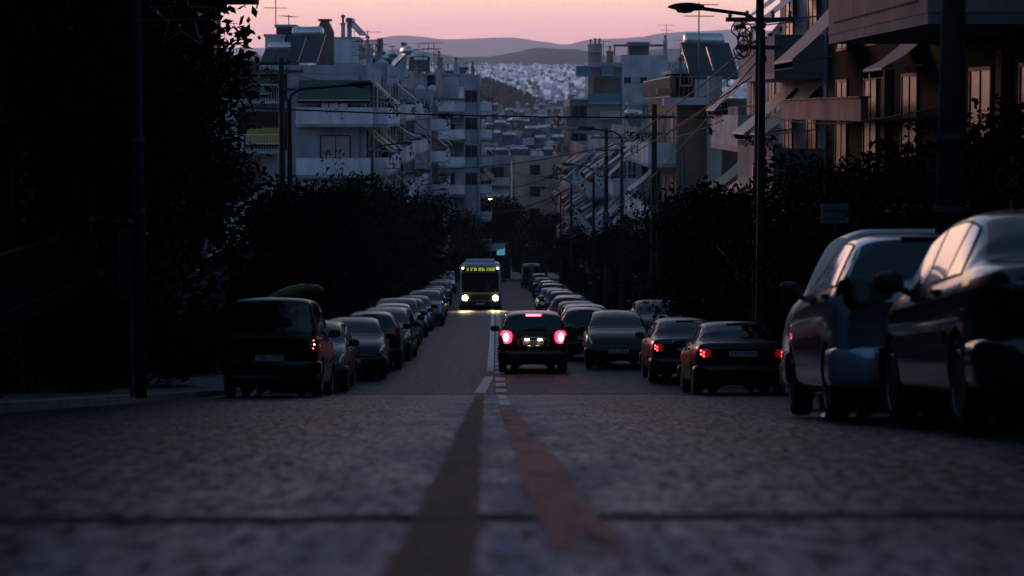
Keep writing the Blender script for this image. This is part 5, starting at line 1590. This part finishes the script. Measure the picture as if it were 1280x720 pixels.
c7 = car('dark car up on the right pavement behind the maroon car', 'suv', 'charcoal', 5.2, 74, False, GC_R, bumper=M['blackplastic'], plate='YBE 8127')
rows_r = [(66.2, 2.72, 'hatch', 'green', True, 'dark green hatchback directly behind the maroon car'), (72.4, 2.75, 'wagon', 'silver', True, 'silver estate car second behind the maroon car'), (80.5, 2.95, 'sedan', 'black', False, 'black sedan third behind the maroon car'),
          (90.5, 3.05, 'hatch', 'teal', True, 'pale blue hatchback fourth behind the maroon car'), (98, 3.1, 'sedan', 'grey', True, 'grey sedan fifth behind the maroon car'), (108, 3.2, 'hatch', 'charcoal', True, 'charcoal hatchback sixth behind the maroon car'), (118, 3.3, 'wagon', 'grey', False, 'grey estate car seventh behind the maroon car'),
          (129, 3.4, 'sedan', 'silver', True, 'silver sedan eighth behind the maroon car'), (141, 3.55, 'suv', 'black', True, 'tall black car ninth behind the maroon car'), (156, 3.6, 'hatch', 'white', True, 'white hatchback far down the right row'), (173, 3.75, 'sedan', 'charcoal', True, 'charcoal sedan far down the right row, before the last two'),
          (192, 3.8, 'wagon', 'grey', True, 'grey estate car, last but one of the right row')]
for y, x, k, col, aw, lab in rows_r: car(lab, k, col, x, y, aw, GC_R, plate='YZA 1940')
car('pale van at the far end of the right row', 'van', 'silver', 3.4, 212, True, GC_R, name='parked_van', cat='van')
# left row (they face the camera)
ob = car('tall black off-roader parked at the left kerb, nearest on that side', 'offroad', 'black', -4.16, 42.6, True, GC_L, bumper=PAINT['black'], plate='YBH 7720', tail=M['lens_dark'])
rows_l = [(49.4, -4.05, 'wagon', 'grey', 'dark grey car with pale roof right behind the black off-roader'), (54.9, -3.5, 'sedan', 'black', 'black sedan with pinkish roof edge, second behind the off-roader'), (60.6, -3.3, 'hatch', 'blue', 'dark blue hatchback third behind the off-roader'), (66, -3.25, 'wagon', 'charcoal', 'charcoal estate car fourth behind the off-roader'),
          (72, -3.25, 'hatch', 'silver', 'silver hatchback fifth behind the off-roader'), (79, -3.4, 'suv', 'green', 'dark green tall car sixth behind the off-roader'), (88, -3.3, 'sedan', 'charcoal', 'charcoal sedan seventh behind the off-roader'), (96, -3.3, 'sedan', 'black', 'black sedan eighth behind the off-roader, before the pale blue car'),
          (104, -3.3, 'suv', 'teal', 'pale blue tall car ninth behind the off-roader'), (113, -3.35, 'sedan', 'grey', 'grey sedan just beside the bus'), (123, -3.5, 'hatch', 'charcoal', 'charcoal hatchback beside the bus'), (135, -3.6, 'wagon', 'silver', 'silver estate car at the left shoulder of the bus'),
          (149, -3.8, 'suv', 'teal', 'pale blue tall car left of the bus roof'), (166, -3.9, 'sedan', 'grey', 'grey sedan in the left row beyond the bus'), (184, -4.0, 'hatch', 'white', 'white hatchback in the left row far beyond the bus'), (203, -4.1, 'suv', 'silver', 'silver tall car, last of the left row')]
for y, x, k, col, lab in rows_l: car(lab, k, col, x, y, k == 'hatch' and col in ('blue',), GC_L, plate='YHX 5517')
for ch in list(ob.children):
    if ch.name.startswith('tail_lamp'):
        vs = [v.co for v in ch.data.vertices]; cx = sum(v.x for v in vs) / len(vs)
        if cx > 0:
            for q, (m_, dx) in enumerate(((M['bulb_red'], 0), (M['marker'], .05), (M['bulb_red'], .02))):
                mb = MB(); mb.lathe([(.001, .02), (.010, .014), (.014, 0)], Matrix.Translation((cx + .06 + dx * .4, -.022, .90 + .075 * q)) @ Matrix.Rotation(math.pi / 2, 4, 'X'), 10); mb.build('lamp_bulb', m_, ch)  # glowing beads added as glints; this tail lamp is unlit
# bundle on the off-roader
s, _, _ = car_proto('offroad')
t = thing('roof_bundle', 'long yellow green bundle lying on the roof of the black off-roader', 'bundle', (-3.95, 45.2, gz(45.2) + 1.86 + 0.04))
mb = MB()
mb.tube([(-.42, -.9, .0), (-.30, -.5, .06), (-.05, -.1, .13), (.2, .3, .17), (.42, .7, .15), (.5, .95, .12)], lambda u: .03 + .11 * math.sin(math.pi * (.12 + .82 * u)), 10)
bb = mb.build('wrapped_cloth', M['bundle'], t, smooth=True)
mb = MB()
for yy, xx, zz in ((-.45, -.27, .06), (.3, .2, .17)): mb.lathe([(.13, -.02), (.15, 0), (.13, .02)], Matrix.Translation((xx, yy, zz)) @ Matrix.Rotation(math.pi / 2, 4, 'X'), 12)
mb.build('strap', M['blackplastic'], t)

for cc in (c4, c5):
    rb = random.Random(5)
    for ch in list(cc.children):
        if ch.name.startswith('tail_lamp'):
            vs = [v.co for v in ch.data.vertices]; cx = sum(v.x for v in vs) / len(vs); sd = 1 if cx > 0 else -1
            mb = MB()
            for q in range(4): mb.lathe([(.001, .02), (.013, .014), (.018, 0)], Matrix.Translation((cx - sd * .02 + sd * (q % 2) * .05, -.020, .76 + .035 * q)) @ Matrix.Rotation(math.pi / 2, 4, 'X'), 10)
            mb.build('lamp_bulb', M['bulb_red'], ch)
# ------------------------------------------------------------------ the braking hatchback in the lane
sv = car('dark hatchback driving away with bright red brake lamps on', 'suv', 'charcoal', 0.99, 58.6, True, None, name='driving_car', cat='car', plate='YNP 3946', height=0.985, width=1.02)
for ch in list(sv.children):
    if ch.name.startswith('tail_lamp'):
        setmat(ch, M['brake'])
        vs = [v.co for v in ch.data.vertices]; cx = sum(v.x for v in vs) / len(vs); cz = sum(v.z for v in vs) / len(vs)
        sd = 1 if cx > 0 else -1
        mb = MB(); mb.lathe([(.001, .030), (.055, .026), (.075, .012), (.08, 0)], Matrix.Translation((cx - sd * .02, -.018, cz)) @ Matrix.Rotation(math.pi / 2, 4, 'X') @ Matrix.Diagonal((1, 1.55, 1, 1)), 16)
        mb.build('brake_bulb', M['brakecore'], ch, smooth=True)
    elif ch.name.startswith('brake_light'): setmat(ch, M['brake']); mb = MB(); p = [v.co for v in ch.data.vertices]; yy = min(v.y for v in p); zc = sum(v.z for v in p) / len(p); mb.box((-.18, yy - .006, zc - .03), (.18, yy - .001, zc + .03)); mb.build('brake_bulb', M['brakecore'], ch)
    elif ch.name.startswith('licence_plate'):
        p = [v.co for v in ch.data.vertices]
        if min(v.y for v in p) < 0: setmat(ch, M['platey'])
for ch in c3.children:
    if ch.name.split('.')[0] in ('windscreen', 'side_window', 'window_surround'): setmat(ch, M['cover'])  # van glass and surround painted pale to imitate reflected sky
off = Vector((0, -SPEC['suv']['L'] / 2, 0))
mb = MB(); arc = [(-.36, -.03, .70), (-.37, -.04, .80)] + [(-.37 + .74 * i / 10, -.045, .87 + .05 * math.sin(math.pi * i / 10)) for i in range(11)] + [(.37, -.04, .80), (.36, -.03, .70)]
o = mb.tube(arc, .022, 8).tube([(-.36, -.04, .70), (.36, -.04, .70)], .016, 8).build('plate_surround', M['chrome'], sv, smooth=True); o.location = off
mb = MB()
for xx in (-.16, .16): mb.box((xx - .05, -.058, .866), (xx + .05, -.040, .882))
o = mb.build('plate_lamp', M['platelamp'], sv); o.location = off
mb = MB(); mb.obox((.08, .10, 1.16), (.5, .012, .02), Matrix.Rotation(R(-6), 3, 'Y')); o = mb.build('rear_wiper', M['blackplastic'], sv); o.location = off + Vector((0, -.03, 0))

# ------------------------------------------------------------------ the bus
bt = thing('city_bus', 'oncoming city bus with head lamps on and a yellow green destination display', 'bus', (-0.86, 140.2, 0))
BL, BW, BH = 11.5, 2.52, 2.92
z0 = gz(141); sl = slope(146)
bt.location.z = z0
bt.rotation_euler = (sl, 0, 0)


def rrect(w, h0, h1, r, n=5):
    pts = []
    for (cx, cz, a0) in ((w / 2 - r, h1 - r, 0), (-w / 2 + r, h1 - r, 90), (-w / 2 + .08, h0 + .08, 180), (w / 2 - .08, h0 + .08, 270)):
        rr_ = r if cz > 1 else .08
        for i in range(n + 1):
            a = R(a0 + 90 * i / n); pts.append((cx + rr_ * math.cos(a), cz + rr_ * math.sin(a)))
    return pts


mb = MB(); rows = []
for y, k, dz in ((0, .94, -.10), (.05, .975, -.05), (.15, .995, -.01), (.4, 1, 0), (BL - .3, 1, 0), (BL, .96, -.05)):
    rows.append([(x * k, y, z + (dz if z > 2 else 0)) for x, z in rrect(BW, .34, BH, .28)])
mb.grid(rows, close=True); mb.add(rows[0], [tuple(range(len(rows[0]) - 1, -1, -1))]); mb.add(rows[-1], [tuple(range(len(rows[-1])))])
body = mb.build('body', M['buswhite'], bt)
mb = MB(); mb.box((-1.12, -.03, 1.16), (1.12, .03, 2.36)); mb.build('windscreen', M['busdark'], bt, bevel=.02)
mb = MB(); mb.box((-1.10, -.03, 2.38), (1.10, .03, 2.68)); disp = mb.build('destination_display', M['busdark'], bt, bevel=.02)
mb = MB(); r = random.Random(3)
x = -.82
while x < .8:
    w = r.choice([.12, .15, .18])
    for q in range(3): mb.box((x, -.036, 2.44 + q * .065), (x + w * r.choice([.6, 1, 1, 1]), -.031, 2.44 + q * .065 + .055))
    x += w + r.choice([.03, .03, .10])
mb.build('led_text', M['led'], disp)
mb = MB(); mb.box((-1.16, -.045, .62), (1.16, .05, 1.14)); mb.build('front_panel', M['busyellow'], bt, bevel=.03)
mb = MB(); mb.box((-1.2, -.09, .30), (1.2, .06, .60)); mb.build('front_bumper', M['blackplastic'], bt, bevel=.04)
mb = MB(); mb.box((-.62, -.052, .68), (.62, -.046, .98)); mb.build('grille', M['blackplastic'], bt)
mb = MB(); mb.box((-.26, -.11, .39), (.26, -.092, .5)); o = mb.build('licence_plate', M['plate'], bt)
for sd in (-1, 1):
    mb = MB(); mb.lathe([(.20, 0), (.20, .03), (.165, .04)], Matrix.Translation((sd * .92, -.047, .80)) @ Matrix.Rotation(math.pi / 2, 4, 'X'), 20); h = mb.build('head_lamp', M['chrome'], bt)
    mb = MB(); mb.lathe([(.165, .0), (.155, .02), (.10, .04), (.001, .05)], Matrix.Translation((sd * .92, -.087, .80)) @ Matrix.Rotation(math.pi / 2, 4, 'X'), 20); mb.build('lamp_bulb', M['head'], h)
    mb = MB(); mb.lathe([(.06, .0), (.055, .03), (.001, .045)], Matrix.Translation((sd * 1.05, -.03, 2.60)) @ Matrix.Rotation(math.pi / 2, 4, 'X'), 14); mb.build('marker_lamp', M['marker'], bt)
    mb = MB(); mb.tube([(sd * 1.18, .1, 2.4), (sd * 1.42, -.2, 2.38), (sd * 1.44, -.25, 2.25)], .025, 6); mb.box((sd * 1.33, -.29, 1.72), (sd * 1.54, -.20, 2.25)); mb.build('mirror', M['blackplastic'], bt, bevel=.02)
    mb = MB(); mb.tube([(sd * .25, -.05, 1.17), (sd * .75, -.06, 1.85)], .018, 5); mb.build('wiper', M['blackplastic'], bt)
    for k in range(6):
        mb = MB(); mb.box((sd * 1.262, .9 + k * 1.75, 1.2), (sd * 1.20, .9 + k * 1.75 + 1.62, 2.35)); mb.build('side_window', M['busdark'], bt)
    for ay in (2.4, 8.4):
        tm, rm = PARTMESH['offroad'][2]
        w = link('wheel', tm, bt, (sd * 1.15, ay, .47), 0 if sd > 0 else math.pi); w.scale = (1.4, 1.28, 1.28); rr2 = link('rim', rm, w)
mb = MB(); mb.box((-.9, 1.5, BH - .02), (.9, 4.2, BH + .22)); mb.build('roof_unit', M['buswhite'], bt, bevel=.06)


def spot(name, parent, loc, rot, energy, col, size, blend, radius):
    l = bpy.data.lights.new(name, 'SPOT'); l.energy = energy; l.color = col; l.spot_size = size; l.spot_blend = blend; l.shadow_soft_size = radius
    o = bpy.data.objects.new(name, l); C.objects.link(o); o.parent = parent; o.location = loc; o.rotation_euler = rot
    return o


for sd in (-1, 1):
    spot('head_lamp_beam', bt, (sd * .92, -.20, .80), (R(90 - 21), 0, math.pi), 420, (1, .80, .42), R(40), .5, .1)
# ------------------------------------------------------------------ dusk sky, low afterglow sun, haze
AZ = R(-24)   # the afterglow lies ahead, left of the street
w = bpy.data.worlds.new('World'); sc.world = w; w.use_nodes = True
nt = w.node_tree; N = nt.nodes; Lk = nt.links
bg = N['Background']
tc = N.new('ShaderNodeTexCoord'); sep = N.new('ShaderNodeSeparateXYZ'); Lk.new(tc.outputs['Generated'], sep.inputs[0])


def ramp(stops):
    r = N.new('ShaderNodeValToRGB'); e = r.color_ramp.elements
    while len(e) < len(stops): e.new(0.5)
    for el, (p, c) in zip(e, stops): el.position = p; el.color = (*c, 1)
    return r


def math_(op, a=None, b=None, c=None):
    m = N.new('ShaderNodeMath'); m.operation = op
    for i, v in enumerate((a, b, c)):
        if v is None: continue
        if isinstance(v, (int, float)): m.inputs[i].default_value = v
        else: Lk.new(v, m.inputs[i])
    return m.outputs[0]


elev = sep.outputs['Z']
glow = ramp([(0.0, (.70, .25, .29)), (.018, (.86, .33, .34)), (.034, (.92, .42, .38)), (.05, (1.0, .60, .39)), (.075, (1.0, .60, .39)), (.105, (.88, .55, .40)), (.16, (.33, .29, .37)), (.27, (.11, .19, .33)), (.6, (.042, .092, .165)), (1.0, (.023, .064, .12))])
Lk.new(elev, glow.inputs['Fac'])
back = ramp([(0.0, (.17, .20, .31)), (.14, (.13, .175, .29)), (.3, (.06, .11, .20)), (.4, (.05, .10, .18)), (.65, (.042, .088, .165)), (1.0, (.023, .064, .12))])
Lk.new(elev, back.inputs['Fac'])
dt = math_('ADD', math_('MULTIPLY', sep.outputs['X'], math.sin(AZ)), math_('MULTIPLY', sep.outputs['Y'], math.cos(AZ)))
mr = N.new('ShaderNodeMapRange'); mr.interpolation_type = 'SMOOTHSTEP'; mr.inputs[1].default_value = 0.30; mr.inputs[2].default_value = 0.86
Lk.new(dt, mr.inputs[0])
mix = N.new('ShaderNodeMix'); mix.data_type = 'RGBA'
Lk.new(mr.outputs[0], mix.inputs[0]); Lk.new(back.outputs[0], mix.inputs[6]); Lk.new(glow.outputs[0], mix.inputs[7])
# thin streaks of cloud
mp = N.new('ShaderNodeMapping'); mp.inputs['Scale'].default_value = (2.2, 2.2, 42); mp.inputs['Rotation'].default_value = (0.0, 0.035, 0)
Lk.new(tc.outputs['Generated'], mp.inputs['Vector'])
cn = N.new('ShaderNodeTexNoise'); cn.inputs['Scale'].default_value = 1.6; cn.inputs['Detail'].default_value = 6; cn.inputs['Roughness'].default_value = 0.6; cn.inputs['Distortion'].default_value = 0.35
Lk.new(mp.outputs[0], cn.inputs['Vector'])
cr = N.new('ShaderNodeMapRange'); cr.inputs[1].default_value = 0.50; cr.inputs[2].default_value = 0.74
Lk.new(cn.outputs['Fac'], cr.inputs[0])
cm = N.new('ShaderNodeMix'); cm.data_type = 'RGBA'; cm.blend_type = 'MIX'
Lk.new(math_('MULTIPLY', cr.outputs[0], math_('MULTIPLY', mr.outputs[0], 0.42)), cm.inputs[0])
Lk.new(mix.outputs[2], cm.inputs[6]); cm.inputs[7].default_value = (1.0, .62, .42, 1)
# the physical sky, sun just above the horizon, adds its share
sky = N.new('ShaderNodeTexSky'); sky.sky_type = 'NISHITA'; sky.sun_disc = False
sky.sun_elevation = R(3); sky.sun_rotation = AZ; sky.air_density = 1.4; sky.dust_density = 2.0
sm = N.new('ShaderNodeVectorMath'); sm.operation = 'SCALE'; sm.inputs['Scale'].default_value = 0.0008
Lk.new(sky.outputs[0], sm.inputs[0])
ad = N.new('ShaderNodeVectorMath'); ad.operation = 'ADD'; Lk.new(cm.outputs[2], ad.inputs[0]); Lk.new(sm.outputs[0], ad.inputs[1])
Lk.new(ad.outputs[0], bg.inputs['Color']); bg.inputs['Strength'].default_value = 1.7

sun = bpy.data.lights.new('afterglow_sun', 'SUN'); sun.energy = 1.1; sun.angle = R(14); sun.color = (1, .50, .38)
so = bpy.data.objects.new('afterglow_sun', sun); C.objects.link(so)
d = Vector((math.sin(R(-24)) * math.cos(R(4)), math.cos(R(-24)) * math.cos(R(4)), math.sin(R(4))))
so.rotation_euler = d.to_track_quat('Z', 'Y').to_euler()

hz = bpy.data.materials.new('evening haze'); hz.use_nodes = True
nt2 = hz.node_tree
for n in list(nt2.nodes):
    if n.type != 'OUTPUT_MATERIAL': nt2.nodes.remove(n)
v = nt2.nodes.new('ShaderNodeVolumePrincipled'); v.inputs['Density'].default_value = 1.4e-4; v.inputs['Color'].default_value = (.70, .84, 1.0, 1); v.inputs['Anisotropy'].default_value = 0.5
nt2.links.new(v.outputs[0], nt2.nodes['Material Output'].inputs['Volume'])
mb = MB(); mb.box((-2600, -160, -60), (2600, 8300, 300))
hb = mb.build('haze', hz); hb['kind'] = 'stuff'

sc.view_settings.view_transform = 'Standard'; sc.view_settings.look = 'None'; sc.view_settings.gamma = 1
sc.view_settings.exposure = 0.15
cy = sc.cycles
cy.use_denoising = True; cy.max_bounces = 6; cy.diffuse_bounces = 3; cy.glossy_bounces = 3; cy.volume_bounces = 1; cy.sample_clamp_indirect = 3
cy.use_adaptive_sampling = True; cy.adaptive_threshold = 0.02
